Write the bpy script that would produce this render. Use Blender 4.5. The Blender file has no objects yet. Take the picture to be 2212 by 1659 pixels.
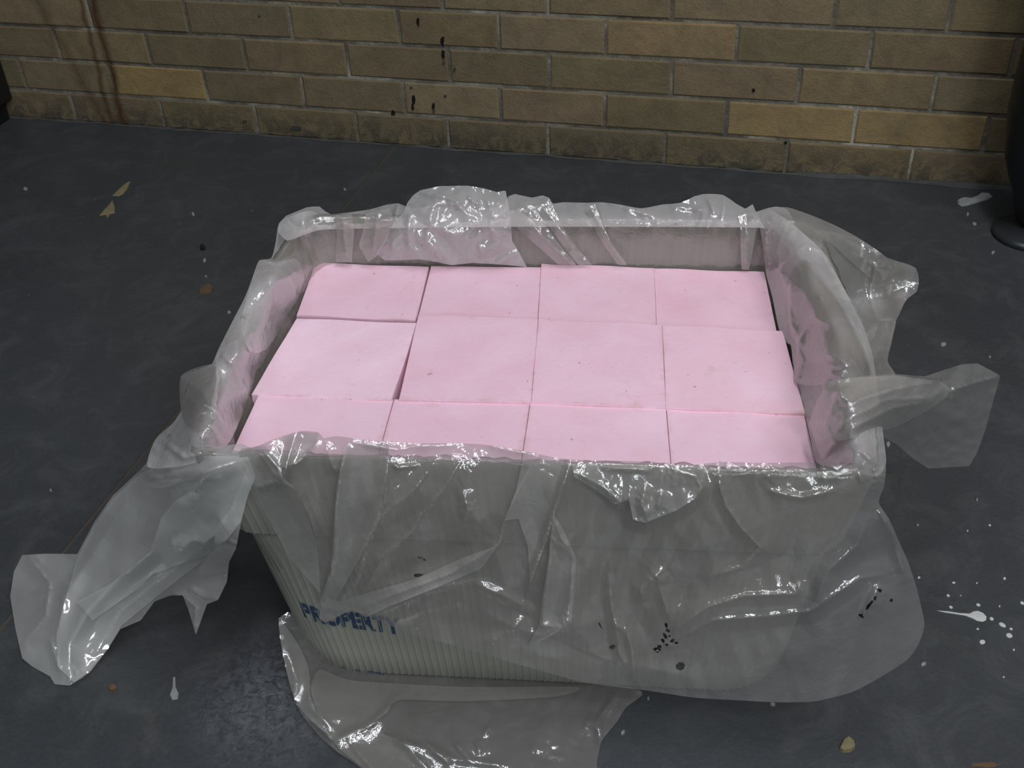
import bpy, bmesh, math, random
import numpy as np
from mathutils import Vector, Matrix

random.seed(7)
rng = np.random.default_rng(11)
S = bpy.context.scene
COL = S.collection

# ------------------------------------------------------------------ camera
W, H = 2212, 1659
F, PIT, ROLL, YAW = 2385.119, 0.64716, -0.04933, -0.12141
CP = np.array([0.06494, -0.7658, 0.74819])
FW = np.array([math.sin(YAW) * math.cos(PIT), math.cos(YAW) * math.cos(PIT), -math.sin(PIT)])
RT0 = np.array([math.cos(YAW), -math.sin(YAW), 0.0])
UP0 = np.cross(RT0, FW)
RT = RT0 * math.cos(ROLL) + UP0 * math.sin(ROLL)
UP = -RT0 * math.sin(ROLL) + UP0 * math.cos(ROLL)
cd = bpy.data.cameras.new('camera')
cam = bpy.data.objects.new('camera', cd)
COL.objects.link(cam)
cd.sensor_fit = 'HORIZONTAL'
cd.sensor_width = 36.0
cd.lens = 36.0 * F / W
cd.clip_start = 0.02
cam.matrix_world = Matrix(((RT[0], UP[0], -FW[0], CP[0]), (RT[1], UP[1], -FW[1], CP[1]),
                           (RT[2], UP[2], -FW[2], CP[2]), (0, 0, 0, 1)))
S.camera = cam

# ------------------------------------------------------------------ light
wd = bpy.data.worlds.new('room_light')
S.world = wd
wd.use_nodes = True
bg = wd.node_tree.nodes['Background']
bg.inputs[0].default_value = (0.62, 0.70, 0.80, 1)
bg.inputs[1].default_value = 0.09


def area(name, loc, target, sx, sy, power, color=(1, 1, 1)):
    l = bpy.data.lights.new(name, 'AREA')
    l.shape = 'RECTANGLE'
    l.size, l.size_y, l.energy, l.color = sx, sy, power, color
    o = bpy.data.objects.new(name, l)
    COL.objects.link(o)
    o.location = loc
    o.rotation_euler = (Vector(target) - Vector(loc)).to_track_quat('-Z', 'Y').to_euler()
    return o


area('ceiling_and_fill', (0.30, -0.35, 2.4), (0.20, -0.35, 0), 1.2, 0.12, 15, (0.93, 0.96, 1.0))
area('ceiling_and_fill', (0.85, -1.55, 2.3), (0.2, -0.2, 0.1), 1.2, 0.12, 20, (0.93, 0.96, 1.0))
area('ceiling_and_fill', (-0.45, -1.05, 2.1), (-0.15, -0.45, 0), 0.9, 0.12, 7, (0.90, 0.94, 1.0))  # fill lamp added above the camera's left to lighten the near floor
area('ceiling_and_fill', (1.3, -0.6, 2.3), (0.35, 0.3, 0.1), 0.12, 1.2, 8, (0.95, 0.96, 1.0))
area('window_light', (0.9, -3.2, 1.7), (0.0, 0.0, 0.2), 0.9, 0.7, 24, (0.85, 0.93, 1.0))

S.view_settings.view_transform = 'Standard'
S.view_settings.look = 'None'
S.view_settings.gamma = 1
S.view_settings.use_curve_mapping = False
S.view_settings.exposure = 0.0


# ------------------------------------------------------------------ helpers
def rays(px, py):
    px = np.asarray(px, float)
    py = np.asarray(py, float)
    return FW + np.multiply.outer((px - W / 2) / F, RT) - np.multiply.outer((py - H / 2) / F, UP)


def depth(px, py, ax, val):
    i = 'xyz'.index(ax)
    r = rays(px, py)
    return (val - CP[i]) / r[i]


def at(px, py, ax, val):
    return CP + depth(px, py, ax, val) * rays(px, py)


def link(o, parent=None):
    COL.objects.link(o)
    if parent is not None:
        o.parent = parent
    return o


def empty(name, loc=(0, 0, 0), rz=0, **kw):
    o = bpy.data.objects.new(name, None)
    o.location = loc
    o.rotation_euler = (0, 0, rz)
    o.empty_display_size = 0.05
    link(o)
    for k, v in kw.items():
        o[k] = v
    return o


def tag(o, label=None, category=None, group=None, kind=None):
    for k, v in (('label', label), ('category', category), ('group', group), ('kind', kind)):
        if v:
            o[k] = v
    return o


def mesh_obj(name, verts, faces, mat, parent=None, smooth=False):
    me = bpy.data.meshes.new(name)
    me.from_pydata([tuple(map(float, v)) for v in verts], [], [tuple(map(int, f)) for f in faces])
    me.update()
    if smooth:
        me.polygons.foreach_set('use_smooth', [True] * len(me.polygons))
    o = bpy.data.objects.new(name, me)
    if mat:
        me.materials.append(mat)
    return link(o, parent)


def bm_obj(name, bm, mat, parent=None, smooth=False):
    me = bpy.data.meshes.new(name)
    bm.to_mesh(me)
    bm.free()
    if smooth:
        me.polygons.foreach_set('use_smooth', [True] * len(me.polygons))
    o = bpy.data.objects.new(name, me)
    if mat:
        me.materials.append(mat)
    return link(o, parent)


# ------------------------------------------------------------------ materials
def new_mat(name):
    m = bpy.data.materials.new(name)
    m.use_nodes = True
    nt = m.node_tree
    for n in list(nt.nodes):
        nt.nodes.remove(n)
    out = nt.nodes.new('ShaderNodeOutputMaterial')
    return m, nt, out


def N(nt, kind, **kw):
    n = nt.nodes.new('ShaderNode' + kind)
    for k, v in kw.items():
        if k.startswith('i_'):
            key = k[2:]
            key = int(key) if key.isdigit() else key.replace('_', ' ')
            n.inputs[key].default_value = v
        else:
            setattr(n, k, v)
    return n


def noise(nt, vec, scale, detail=4, rough=0.6, dist=0.0):
    n = N(nt, 'TexNoise', i_Scale=scale, i_Detail=detail, i_Roughness=rough, i_Distortion=dist)
    nt.links.new(vec, n.inputs['Vector'])
    return n.outputs['Fac']


def ramp(nt, fac, stops):
    r = N(nt, 'ValToRGB')
    el = r.color_ramp.elements
    while len(el) < len(stops):
        el.new(0.5)
    for e, (p, c) in zip(el, stops):
        e.position = p
        e.color = c if len(c) == 4 else (*c, 1)
    nt.links.new(fac, r.inputs[0])
    return r.outputs[0]


def mix(nt, fac, a, b, mode='MIX'):
    m = N(nt, 'Mix', data_type='RGBA', blend_type=mode)
    for sock, v in ((m.inputs[0], fac), (m.inputs[6], a), (m.inputs[7], b)):
        if hasattr(v, 'is_linked'):
            nt.links.new(v, sock)
        else:
            sock.default_value = v if not isinstance(v, tuple) or len(v) == 4 else (*v, 1)
    return m.outputs[2]


def math_n(nt, op, a, b=0.0, clamp=False):
    m = N(nt, 'Math', operation=op, use_clamp=clamp)
    for sock, v in ((m.inputs[0], a), (m.inputs[1], b)):
        if hasattr(v, 'is_linked'):
            nt.links.new(v, sock)
        else:
            sock.default_value = v
    return m.outputs[0]


def bump(nt, h, strength, dist):
    b = N(nt, 'Bump', i_Strength=strength, i_Distance=dist)
    nt.links.new(h, b.inputs['Height'])
    return b.outputs[0]


def principled(nt, out, color, rough=0.5, normal=None, spec=0.5, metallic=0.0):
    p = N(nt, 'BsdfPrincipled')
    for key, v in (('Base Color', color), ('Roughness', rough), ('Specular IOR Level', spec), ('Metallic', metallic)):
        if hasattr(v, 'is_linked'):
            nt.links.new(v, p.inputs[key])
        else:
            p.inputs[key].default_value = (*v, 1) if isinstance(v, tuple) and len(v) == 3 else v
    if normal is not None:
        nt.links.new(normal, p.inputs['Normal'])
    nt.links.new(p.outputs[0], out.inputs[0])
    return p


def simple(name, color, rough=0.5, metallic=0.0, spec=0.5, var=0.25, scale=60):
    m, nt, out = new_mat(name)
    tc = N(nt, 'TexCoord').outputs['Object']
    f = noise(nt, tc, scale)
    c = mix(nt, f, tuple(x * (1 - var) for x in color), tuple(min(1, x * (1 + var)) for x in color))
    principled(nt, out, c, rough, bump(nt, f, 0.2, 0.001), spec, metallic)
    return m


# painted concrete floor
def floor_mat():
    m, nt, out = new_mat('painted_concrete')
    tc = N(nt, 'TexCoord').outputs['Object']
    big = noise(nt, tc, 3.0, 5, 0.65, 0.6)
    mid = noise(nt, tc, 18, 6, 0.7, 0.8)
    fine = noise(nt, tc, 260, 3, 0.6)
    c = ramp(nt, big, [(0.3, (0.038, 0.040, 0.042)), (0.7, (0.058, 0.062, 0.067))])
    c = mix(nt, math_n(nt, 'MULTIPLY', ramp(nt, mid, [(0.48, (0, 0, 0)), (0.75, (1, 1, 1))]), 0.5), c, (0.11, 0.112, 0.115))
    brown = ramp(nt, noise(nt, tc, 7.5, 7, 0.75, 1.5), [(0.60, (0, 0, 0)), (0.78, (1, 1, 1))])
    c = mix(nt, math_n(nt, 'MULTIPLY', brown, 0.5), c, (0.095, 0.075, 0.052))
    # scuffs: thin stretched streaks
    mp = N(nt, 'Mapping')
    mp.inputs['Rotation'].default_value = (0, 0, 0.9)
    mp.inputs['Scale'].default_value = (7, 110, 1)
    nt.links.new(tc, mp.inputs[0])
    sc = ramp(nt, noise(nt, mp.outputs[0], 1.0, 4, 0.7), [(0.66, (0, 0, 0)), (0.74, (1, 1, 1))])
    c = mix(nt, math_n(nt, 'MULTIPLY', sc, 0.35), c, (0.13, 0.14, 0.145))
    c = mix(nt, 0.35, c, mix(nt, fine, (0.02, 0.022, 0.025), (0.075, 0.08, 0.085)))
    sp = ramp(nt, noise(nt, tc, 95, 2, 0.5), [(0.775, (0, 0, 0)), (0.80, (1, 1, 1))])
    c = mix(nt, math_n(nt, 'MULTIPLY', sp, 0.6), c, (0.24, 0.25, 0.25))
    # lamp sheen painted in as a paler speckled patch, front left of the tote
    sheen_pt = at(600, 1500, 'z', 0)
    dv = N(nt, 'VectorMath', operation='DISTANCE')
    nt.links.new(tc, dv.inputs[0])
    dv.inputs[1].default_value = tuple(float(q_) for q_ in sheen_pt)
    sheen_k = math_n(nt, 'SUBTRACT', 1.0, math_n(nt, 'DIVIDE', dv.outputs['Value'], 0.085), True)
    sheen_k = math_n(nt, 'MULTIPLY', sheen_k, ramp(nt, noise(nt, tc, 120, 6, 0.8, 1.0), [(0.40, (0, 0, 0)), (0.66, (1, 1, 1))]))
    c = mix(nt, math_n(nt, 'MULTIPLY', sheen_k, 0.9), c, (0.20, 0.205, 0.23))
    r = ramp(nt, mid, [(0.3, (0.36,) * 3), (0.75, (0.55,) * 3)])
    h = math_n(nt, 'ADD', math_n(nt, 'MULTIPLY', mid, 1.0), math_n(nt, 'MULTIPLY', fine, 0.25))
    principled(nt, out, c, r, bump(nt, h, 0.35, 0.003), 0.4)
    return m


def brick_mat():
    m, nt, out = new_mat('tan_brick')
    tc = N(nt, 'TexCoord').outputs['Object']
    geo = N(nt, 'NewGeometry').outputs['Position']
    oi = N(nt, 'ObjectInfo')
    f = noise(nt, geo, 28, 6, 0.7, 0.4)
    fine = noise(nt, geo, 340, 3, 0.6)
    c = mix(nt, ramp(nt, f, [(0.3, (0, 0, 0)), (0.72, (1, 1, 1))]), (0.150, 0.112, 0.060), (0.255, 0.190, 0.098))
    c = mix(nt, 1.0, c, oi.outputs['Color'], 'MULTIPLY')
    dark = ramp(nt, noise(nt, geo, 11, 7, 0.72, 1.0), [(0.52, (0, 0, 0)), (0.75, (1, 1, 1))])
    c = mix(nt, math_n(nt, 'MULTIPLY', dark, 0.5), c, (0.06, 0.052, 0.04))
    c = mix(nt, 0.3, c, mix(nt, fine, (0.05, 0.04, 0.03), (0.3, 0.25, 0.17)))
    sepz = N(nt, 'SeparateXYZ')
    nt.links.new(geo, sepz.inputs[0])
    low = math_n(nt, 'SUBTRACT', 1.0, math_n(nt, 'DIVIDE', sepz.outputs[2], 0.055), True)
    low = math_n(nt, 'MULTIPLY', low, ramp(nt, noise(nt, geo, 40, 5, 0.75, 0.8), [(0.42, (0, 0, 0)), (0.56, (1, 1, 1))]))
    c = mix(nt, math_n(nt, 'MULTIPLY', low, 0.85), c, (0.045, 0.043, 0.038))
    c = rust(nt, tc, c)
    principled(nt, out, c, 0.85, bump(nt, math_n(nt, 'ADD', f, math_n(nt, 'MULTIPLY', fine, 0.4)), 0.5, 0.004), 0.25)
    return m


def rust(nt, tc, c):
    """brown water stain that runs down the wall from its top to the floor (wall coordinates)"""
    g = N(nt, 'NewGeometry').outputs['Position']
    v = N(nt, 'VectorMath', operation='DOT_PRODUCT')
    nt.links.new(g, v.inputs[0])
    v.inputs[1].default_value = (TH_C, TH_S, 0)
    t = v.outputs['Value']
    sep = N(nt, 'SeparateXYZ')
    nt.links.new(g, sep.inputs[0])
    z = sep.outputs[2]
    nz = noise(nt, g, 12, 3, 0.6)
    tot = None
    for base, slope, wid, amt in ((-0.905, -0.02, 0.012, 0.92), (-0.928, -0.02, 0.007, 0.75), (-0.94, 0.30, 0.016, 0.45)):
        cx = math_n(nt, 'ADD', base, math_n(nt, 'MULTIPLY', z, -slope))
        cx = math_n(nt, 'ADD', cx, math_n(nt, 'MULTIPLY', math_n(nt, 'SUBTRACT', nz, 0.5), 0.03))
        d = math_n(nt, 'ABSOLUTE', math_n(nt, 'SUBTRACT', t, cx))
        k = math_n(nt, 'SUBTRACT', 1.0, math_n(nt, 'DIVIDE', d, wid), True)
        k = math_n(nt, 'MULTIPLY', k, amt)
        tot = k if tot is None else math_n(nt, 'MAXIMUM', tot, k)
    return mix(nt, tot, c, (0.060, 0.026, 0.010))


TH, WD = -0.15329, 0.78167
TH_C, TH_S = math.cos(TH), math.sin(TH)


def mortar_mat():
    m, nt, out = new_mat('mortar')
    tc = N(nt, 'TexCoord').outputs['Object']
    f = noise(nt, tc, 6, 6, 0.75, 0.5)
    fine = noise(nt, tc, 160, 3, 0.6)
    c = ramp(nt, f, [(0.40, (0.06, 0.055, 0.045)), (0.49, (0.14, 0.125, 0.098)), (0.57, (0.28, 0.26, 0.21)), (0.66, (0.52, 0.49, 0.42))])
    c = mix(nt, 0.3, c, mix(nt, fine, (0.05, 0.05, 0.05), (0.30, 0.28, 0.24)))
    c = rust(nt, tc, c)
    principled(nt, out, c, 0.9, bump(nt, fine, 0.6, 0.003), 0.2)
    return m


def foam_mat():
    m, nt, out = new_mat('pink_foam')
    geo = N(nt, 'NewGeometry').outputs['Position']
    oi = N(nt, 'ObjectInfo')
    f = noise(nt, geo, 22, 5, 0.65, 0.3)
    fine = noise(nt, geo, 480, 3, 0.6)
    c = mix(nt, ramp(nt, f, [(0.3, (0, 0, 0)), (0.7, (1, 1, 1))]), (0.84, 0.525, 0.63), (0.87, 0.60, 0.72))
    c = mix(nt, 1.0, c, oi.outputs['Color'], 'MULTIPLY')
    br = ramp(nt, noise(nt, geo, 34, 6, 0.7, 1.2), [(0.60, (0, 0, 0)), (0.80, (1, 1, 1))])
    c = mix(nt, math_n(nt, 'MULTIPLY', br, 0.42), c, (0.52, 0.34, 0.26))
    sp = ramp(nt, noise(nt, geo, 150, 2, 0.5), [(0.73, (0, 0, 0)), (0.77, (1, 1, 1))])
    c = mix(nt, math_n(nt, 'MULTIPLY', sp, 0.6), c, (0.28, 0.20, 0.17))
    gen = N(nt, 'TexCoord').outputs['Generated']
    vs = N(nt, 'VectorMath', operation='SUBTRACT')
    nt.links.new(gen, vs.inputs[0])
    vs.inputs[1].default_value = (0.5, 0.5, 0.5)
    va = N(nt, 'VectorMath', operation='ABSOLUTE')
    nt.links.new(vs.outputs[0], va.inputs[0])
    sp_ = N(nt, 'SeparateXYZ')
    nt.links.new(va.outputs[0], sp_.inputs[0])
    edge = math_n(nt, 'MAXIMUM', sp_.outputs[0], sp_.outputs[1])
    edge = ramp(nt, math_n(nt, 'ADD', edge, math_n(nt, 'MULTIPLY', math_n(nt, 'SUBTRACT', noise(nt, geo, 60, 5, 0.7, 0.6), 0.5), 0.28)), [(0.47, (0, 0, 0)), (0.56, (1, 1, 1))])
    c = mix(nt, math_n(nt, 'MULTIPLY', edge, 0.50), c, (0.55, 0.34, 0.27))
    p = principled(nt, out, c, 0.7, bump(nt, math_n(nt, 'ADD', f, math_n(nt, 'MULTIPLY', fine, 0.5)), 0.18, 0.003), 0.3)
    p.inputs['Subsurface Weight'].default_value = 0.0
    return m


def tote_mat():
    m, nt, out = new_mat('corrugated_plastic')
    tc = N(nt, 'TexCoord').outputs['Object']
    f = noise(nt, tc, 9, 5, 0.65, 0.3)
    c = mix(nt, f, (0.258, 0.252, 0.215), (0.355, 0.348, 0.300))
    d = ramp(nt, noise(nt, tc, 26, 6, 0.75, 1.0), [(0.60, (0, 0, 0)), (0.82, (1, 1, 1))])
    c = mix(nt, math_n(nt, 'MULTIPLY', d, 0.45), c, (0.10, 0.085, 0.06))
    principled(nt, out, c, 0.45, bump(nt, f, 0.1, 0.002), 0.4)
    return m


def film_mat(name, dens, dirt=0.0, tint=(0.53, 0.50, 0.47), rough=0.075, bmp=0.10):
    """thin milky polyethylene: lets light straight through, scatters a part of it, shiny on top"""
    m, nt, out = new_mat(name)
    geo = N(nt, 'NewGeometry').outputs['Position']
    f = noise(nt, geo, 30, 4, 0.6, 0.6)
    cr = noise(nt, geo, 85, 4, 0.6, 1.3)
    cr2 = noise(nt, geo, 22, 3, 0.5, 0.8)
    h = math_n(nt, 'ADD', math_n(nt, 'ABSOLUTE', math_n(nt, 'SUBTRACT', cr, 0.5)),
               math_n(nt, 'MULTIPLY', math_n(nt, 'ABSOLUTE', math_n(nt, 'SUBTRACT', cr2, 0.5)), 2.5))
    nrm = bump(nt, h, bmp, 0.01)
    col = tint
    if dirt:
        sp = ramp(nt, noise(nt, geo, 75, 5, 0.7, 0.5), [(0.62, (0, 0, 0)), (0.70, (1, 1, 1))])
        dk = math_n(nt, 'MULTIPLY', sp, dirt)
        col = mix(nt, dk, tint, (0.10, 0.075, 0.05))
    tr = N(nt, 'BsdfTransparent')
    tr.inputs[0].default_value = (0.95, 0.955, 0.945, 1)
    df = N(nt, 'BsdfDiffuse')
    tl = N(nt, 'BsdfTranslucent')
    for b in (df, tl):
        if hasattr(col, 'is_linked'):
            nt.links.new(col, b.inputs[0])
        else:
            b.inputs[0].default_value = (*col, 1)
        nt.links.new(nrm, b.inputs['Normal'])
    sc = N(nt, 'MixShader', i_0=0.42)
    nt.links.new(df.outputs[0], sc.inputs[1])
    nt.links.new(tl.outputs[0], sc.inputs[2])
    d = math_n(nt, 'ADD', dens - 0.06, math_n(nt, 'MULTIPLY', f, 0.12))
    lw = N(nt, 'LayerWeight', i_Blend=0.5)
    face = lw.outputs['Facing']
    at_ = N(nt, 'Attribute')
    at_.attribute_name = 'crease'
    d = math_n(nt, 'ADD', d, math_n(nt, 'MULTIPLY', at_.outputs['Fac'], 0.30))
    d = math_n(nt, 'ADD', d, math_n(nt, 'MULTIPLY', math_n(nt, 'POWER', face, 3.0), 0.30), True)
    if dirt:
        d = math_n(nt, 'MAXIMUM', d, math_n(nt, 'MULTIPLY', dk, 0.8))
    body = N(nt, 'MixShader')
    nt.links.new(d, body.inputs[0])
    nt.links.new(tr.outputs[0], body.inputs[1])
    nt.links.new(sc.outputs[0], body.inputs[2])
    gl = N(nt, 'BsdfGlossy')
    gl.inputs['Roughness'].default_value = rough
    nt.links.new(nrm, gl.inputs['Normal'])
    lw2 = N(nt, 'LayerWeight', i_Blend=0.5)
    nt.links.new(nrm, lw2.inputs['Normal'])
    fr = math_n(nt, 'ADD', 0.155, math_n(nt, 'MULTIPLY', math_n(nt, 'POWER', lw2.outputs['Facing'], 5.0), 0.8), True)
    top = N(nt, 'MixShader')
    nt.links.new(fr, top.inputs[0])
    nt.links.new(body.outputs[0], top.inputs[1])
    nt.links.new(gl.outputs[0], top.inputs[2])
    nt.links.new(top.outputs[0], out.inputs[0])
    return m


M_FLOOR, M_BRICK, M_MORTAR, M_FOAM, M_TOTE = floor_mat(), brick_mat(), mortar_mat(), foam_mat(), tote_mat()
M_FILM = film_mat('clear_film', 0.38)
M_FILM2 = film_mat('folded_film', 0.45, tint=(0.60, 0.57, 0.54))
M_DIRTY = film_mat('dirty_film', 0.42, 0.7)
M_LINING = film_mat('lining_film', 0.13, rough=0.12)
M_SLEEVE = film_mat('sleeve_film', 0.46, tint=(0.90, 0.89, 0.86), bmp=0.04)
M_RIM_LIT = film_mat('lit_rim_film', 0.54, 0.45, tint=(0.90, 0.87, 0.86), bmp=0.08)  # same film made paler and denser: light on its upward faces painted in
M_INK = simple('blue_ink', (0.022, 0.055, 0.11), 0.6, var=0.5, scale=300)
M_BLACK = simple('black_enamel', (0.009, 0.009, 0.009), 0.45)
M_STEEL = simple('dark_steel', (0.05, 0.055, 0.06), 0.35, metallic=0.6)
M_PAINT = simple('white_paint', (0.52, 0.53, 0.50), 0.5)
M_TAN = simple('tan_flake', (0.20, 0.165, 0.085), 0.8)
M_BROWN = simple('brown_crumb', (0.11, 0.065, 0.032), 0.8)
M_PALE = simple('pale_grit', (0.24, 0.245, 0.24), 0.8)
M_PAPER = simple('grey_paper', (0.30, 0.31, 0.31), 0.75)
M_SMUDGE = simple('grey_smudge', (0.05, 0.045, 0.042), 0.6, var=0.6)
M_SOOT = simple('black_grime', (0.012, 0.010, 0.009), 0.35, var=0.6)
M_SEAM = simple('joint_filler', (0.062, 0.052, 0.040), 0.9)

# ------------------------------------------------------------------ floor
JA, JB = at(850, 320, 'z', 0)[:2], at(0, 1360, 'z', 0)[:2]      # control joint across the floor
dj = (JB - JA) / np.linalg.norm(JB - JA)
nj = np.array([-dj[1], dj[0]])


def slab(verts2, zt=0.0, th=0.08):
    v = [(x, y, zt) for x, y in verts2] + [(x, y, zt - th) for x, y in verts2]
    n = len(verts2)
    f = [tuple(range(n)), tuple(range(2 * n - 1, n - 1, -1))]
    f += [(i, i + n, (i + 1) % n + n, (i + 1) % n) for i in range(n)]
    return v, f


# clip a big square by the joint line into two slabs with a 3 mm groove
def clip(poly, p0, nn, off):
    out = []
    for i in range(len(poly)):
        a, b = np.array(poly[i]), np.array(poly[(i + 1) % len(poly)])
        da, db = (a - p0) @ nn - off, (b - p0) @ nn - off
        if da >= 0:
            out.append(a)
        if da * db < 0:
            out.append(a + (b - a) * da / (da - db))
    return out


sq = [(-3, -3), (3, -3), (3, 1.8), (-3, 1.8)]
v, f = slab([(-3, -3), (3, -3), (3, 1.8), (-3, 1.8)], -0.0006, 0.1)
fl = mesh_obj('floor', v, f, M_SEAM)
fl['kind'] = 'structure'
for s in (1, -1):
    pl = clip(sq, JA, nj * s, 0.0020)
    area2 = sum(pl[i][0] * pl[(i + 1) % len(pl)][1] - pl[(i + 1) % len(pl)][0] * pl[i][1] for i in range(len(pl)))
    if area2 < 0:
        pl = pl[::-1]
    v, f = slab(pl, 0.0, 0.0006)
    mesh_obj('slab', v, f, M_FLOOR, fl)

# ------------------------------------------------------------------ brick wall
wall = mesh_obj('wall_back', *slab([(-1.75, 0.0016), (1.15, 0.0016), (1.15, 0.25), (-1.75, 0.25)], 1.30, 1.31), M_MORTAR)
wall['kind'] = 'structure'
wall.location = (-TH_S * WD, TH_C * WD, 0)
wall.rotation_euler = (0, 0, TH)
ZL = [0.0, 0.0521, 0.1073, 0.1624, 0.2175]
while ZL[-1] < 1.2:
    ZL.append(ZL[-1] + 0.0551)
JT = [[-1.66, -1.49, -1.325, -1.16, -0.995, -0.828, -0.6588, -0.4848, -0.3334, -0.1741, 0.0047, 0.1818, 0.3548, 0.532, 0.71, 0.888, 1.06],
      [-1.575, -1.407, -1.24, -1.073, -0.905, -0.7376, -0.5683, -0.4003, -0.2466, -0.0867, 0.0915, 0.27, 0.445, 0.622, 0.80, 0.975, 1.13],
      [-1.66, -1.49, -1.325, -1.157, -0.9896, -0.8237, -0.6563, -0.4857, -0.323, -0.1698, 0.0092, 0.187, 0.366, 0.542, 0.72, 0.898, 1.07],
      [-1.59, -1.42, -1.255, -1.088, -0.915, -0.7439, -0.5704, -0.3968, -0.2443, -0.0863, 0.0968, 0.2753, 0.4563, 0.632, 0.81, 0.99, 1.14],
      [-1.66, -1.49, -1.325, -1.155, -0.985, -0.82, -0.655, -0.486, -0.3266, -0.1699, 0.0052, 0.2218, 0.367, 0.545, 0.72, 0.90, 1.07]]


def brick_mesh():
    """unit brick: x,z in 0..1 scaled by the object, front face with chamfered, slightly uneven edges"""
    bm = bmesh.new()
    r = bmesh.ops.create_cube(bm, size=1.0)
    bmesh.ops.translate(bm, vec=(0.5, 0.5, 0.5), verts=r['verts'])
    return bm


def make_brick(t0, t1, z0, z1, proud, tint, floor_row=False):
    g = 0.0022
    a, b = t0 + g, t1 - g
    lo, hi = (z0 + (0.001 if floor_row else 0.0022)), z1 - 0.0022
    c = 0.0016
    vs = []
    j = lambda s=0.0009: random.uniform(-s, s)
    for (x, z) in ((a, lo), (b, lo), (b, hi), (a, hi)):
        vs.append((x + j(), 0.03, z + j()))
    ring = []
    for (x, z) in ((a, lo), (b, lo), (b, hi), (a, hi)):
        ring.append((x + j(), -proud + c, z + j()))
    fr = []
    for (x, z), (sx, sz) in zip(((a, lo), (b, lo), (b, hi), (a, hi)), ((1, 1), (-1, 1), (-1, -1), (1, -1))):
        fr.append((x + sx * c * 1.6, -proud + j(0.0006), z + sz * c * 1.6))
    V = vs + ring + fr
    Fc = [(8, 9, 10, 11)]
    for i in range(4):
        k = (i + 1) % 4
        Fc += [(i, k, 4 + k, 4 + i), (4 + i, 4 + k, 8 + k, 8 + i)]
    o = mesh_obj('brick', V, Fc, M_BRICK, wall)
    o.color = (*tint, 1)
    return o


nb = 0
for r in range(len(ZL) - 1):
    if r < 5:
        js = JT[r]
    else:
        off = 0.0 if r % 2 else 0.088
        js = [-1.66 + off + 0.176 * k + random.uniform(-.006, .006) for k in range(16)]
    for a, b in zip(js[:-1], js[1:]):
        l = random.uniform(0.78, 1.12)
        tint = [l * random.uniform(0.97, 1.04), l, l * random.uniform(0.90, 1.05)]
        if r == 1 and -0.91 < a < -0.90:
            tint = [1.55, 1.40, 0.95]
        if r == 1 and (0.09 < a < 0.28):
            tint = [1.45, 1.35, 1.05]
        if r == 3 and (-0.09 < a < -0.08):
            tint = [1.35, 1.25, 1.1]
        if r == 2 and -0.5 < a < -0.3:
            tint = [0.8, 0.8, 0.78]
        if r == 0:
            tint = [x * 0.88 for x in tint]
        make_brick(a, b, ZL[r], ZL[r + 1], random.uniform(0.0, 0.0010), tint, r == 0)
        nb += 1

# black drips and specks on the bricks
for (x, y, rx, ry) in ((893, 216, 3.5, 12), (891, 232, 3, 7), (936, 228, 3, 7), (937, 240, 3, 5), (903, 47, 3, 9), (956, 88, 4, 12), (957, 118, 4, 9), (982, 150, 3, 4), (962, 208, 3, 3), (958, 136, 2.5, 4), (1628, 196, 4, 4), (849, 244, 4, 5),
                       (640, 278, 12, 5), (528, 263, 6, 4), (1184 + 513, 309, 4, 3), (560, 35, 3, 3), (888, 190, 2.5, 3)):
    n3 = np.array([-TH_S, TH_C, 0])
    pts3 = []
    for k_ in range(9):
        a_ = 2 * math.pi * k_ / 9
        q_ = 1 + random.uniform(-.3, .3)
        r3 = rays(x + rx * q_ * math.cos(a_), y + ry * q_ * math.sin(a_))
        P3 = CP + (WD - 0.0019 - CP @ n3) / (r3 @ n3) * r3
        lx = (P3 - n3 * WD) @ np.array([TH_C, TH_S, 0])
        pts3.append((lx, -0.0019, P3[2]))
    V3 = pts3 + [(a_, -0.0012, c_) for a_, b_, c_ in pts3]
    mesh_obj('drip', V3, [tuple(range(8, -1, -1)), tuple(range(9, 18))] + [(k_, (k_ + 1) % 9, (k_ + 1) % 9 + 9, k_ + 9) for k_ in range(9)], M_SMUDGE if (rx < 3.2 and ry < 6) or rx > 5 else M_SOOT, wall)

# grey paint line where the floor meets the wall
bm = bmesh.new()
NN = 150
pv = []
for i in range(NN + 1):
    t = -1.7 + 2.8 * i / NN
    hgt = 0.001 + 0.004 * abs(math.sin(i * 1.7) * math.sin(i * 0.37)) + (0.004 if t > 0.2 else 0)
    dep = 0.003 + 0.005 * abs(math.sin(i * 0.61 + 1) * math.sin(i * 0.23))
    pv += [(t, 0.002, 0.0), (t, -0.0022, hgt), (t, -0.0035, hgt * 0.4), (t, -dep, 0.0004)]
fcs = []
for i in range(NN):
    for k in range(3):
        a = 4 * i + k
        fcs.append((a, a + 1, a + 5, a + 4))
sk = mesh_obj('baseboard_back', pv, fcs, simple('grey_skirt', (0.055, 0.055, 0.052), 0.8, var=0.8, scale=30), smooth=True)
sk['kind'] = 'structure'
sk.location, sk.rotation_euler = wall.location, wall.rotation_euler

# ------------------------------------------------------------------ tote
XL, XR, YF, YB, ZR = -0.231, 0.234, -0.214, 0.128, 0.260


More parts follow.
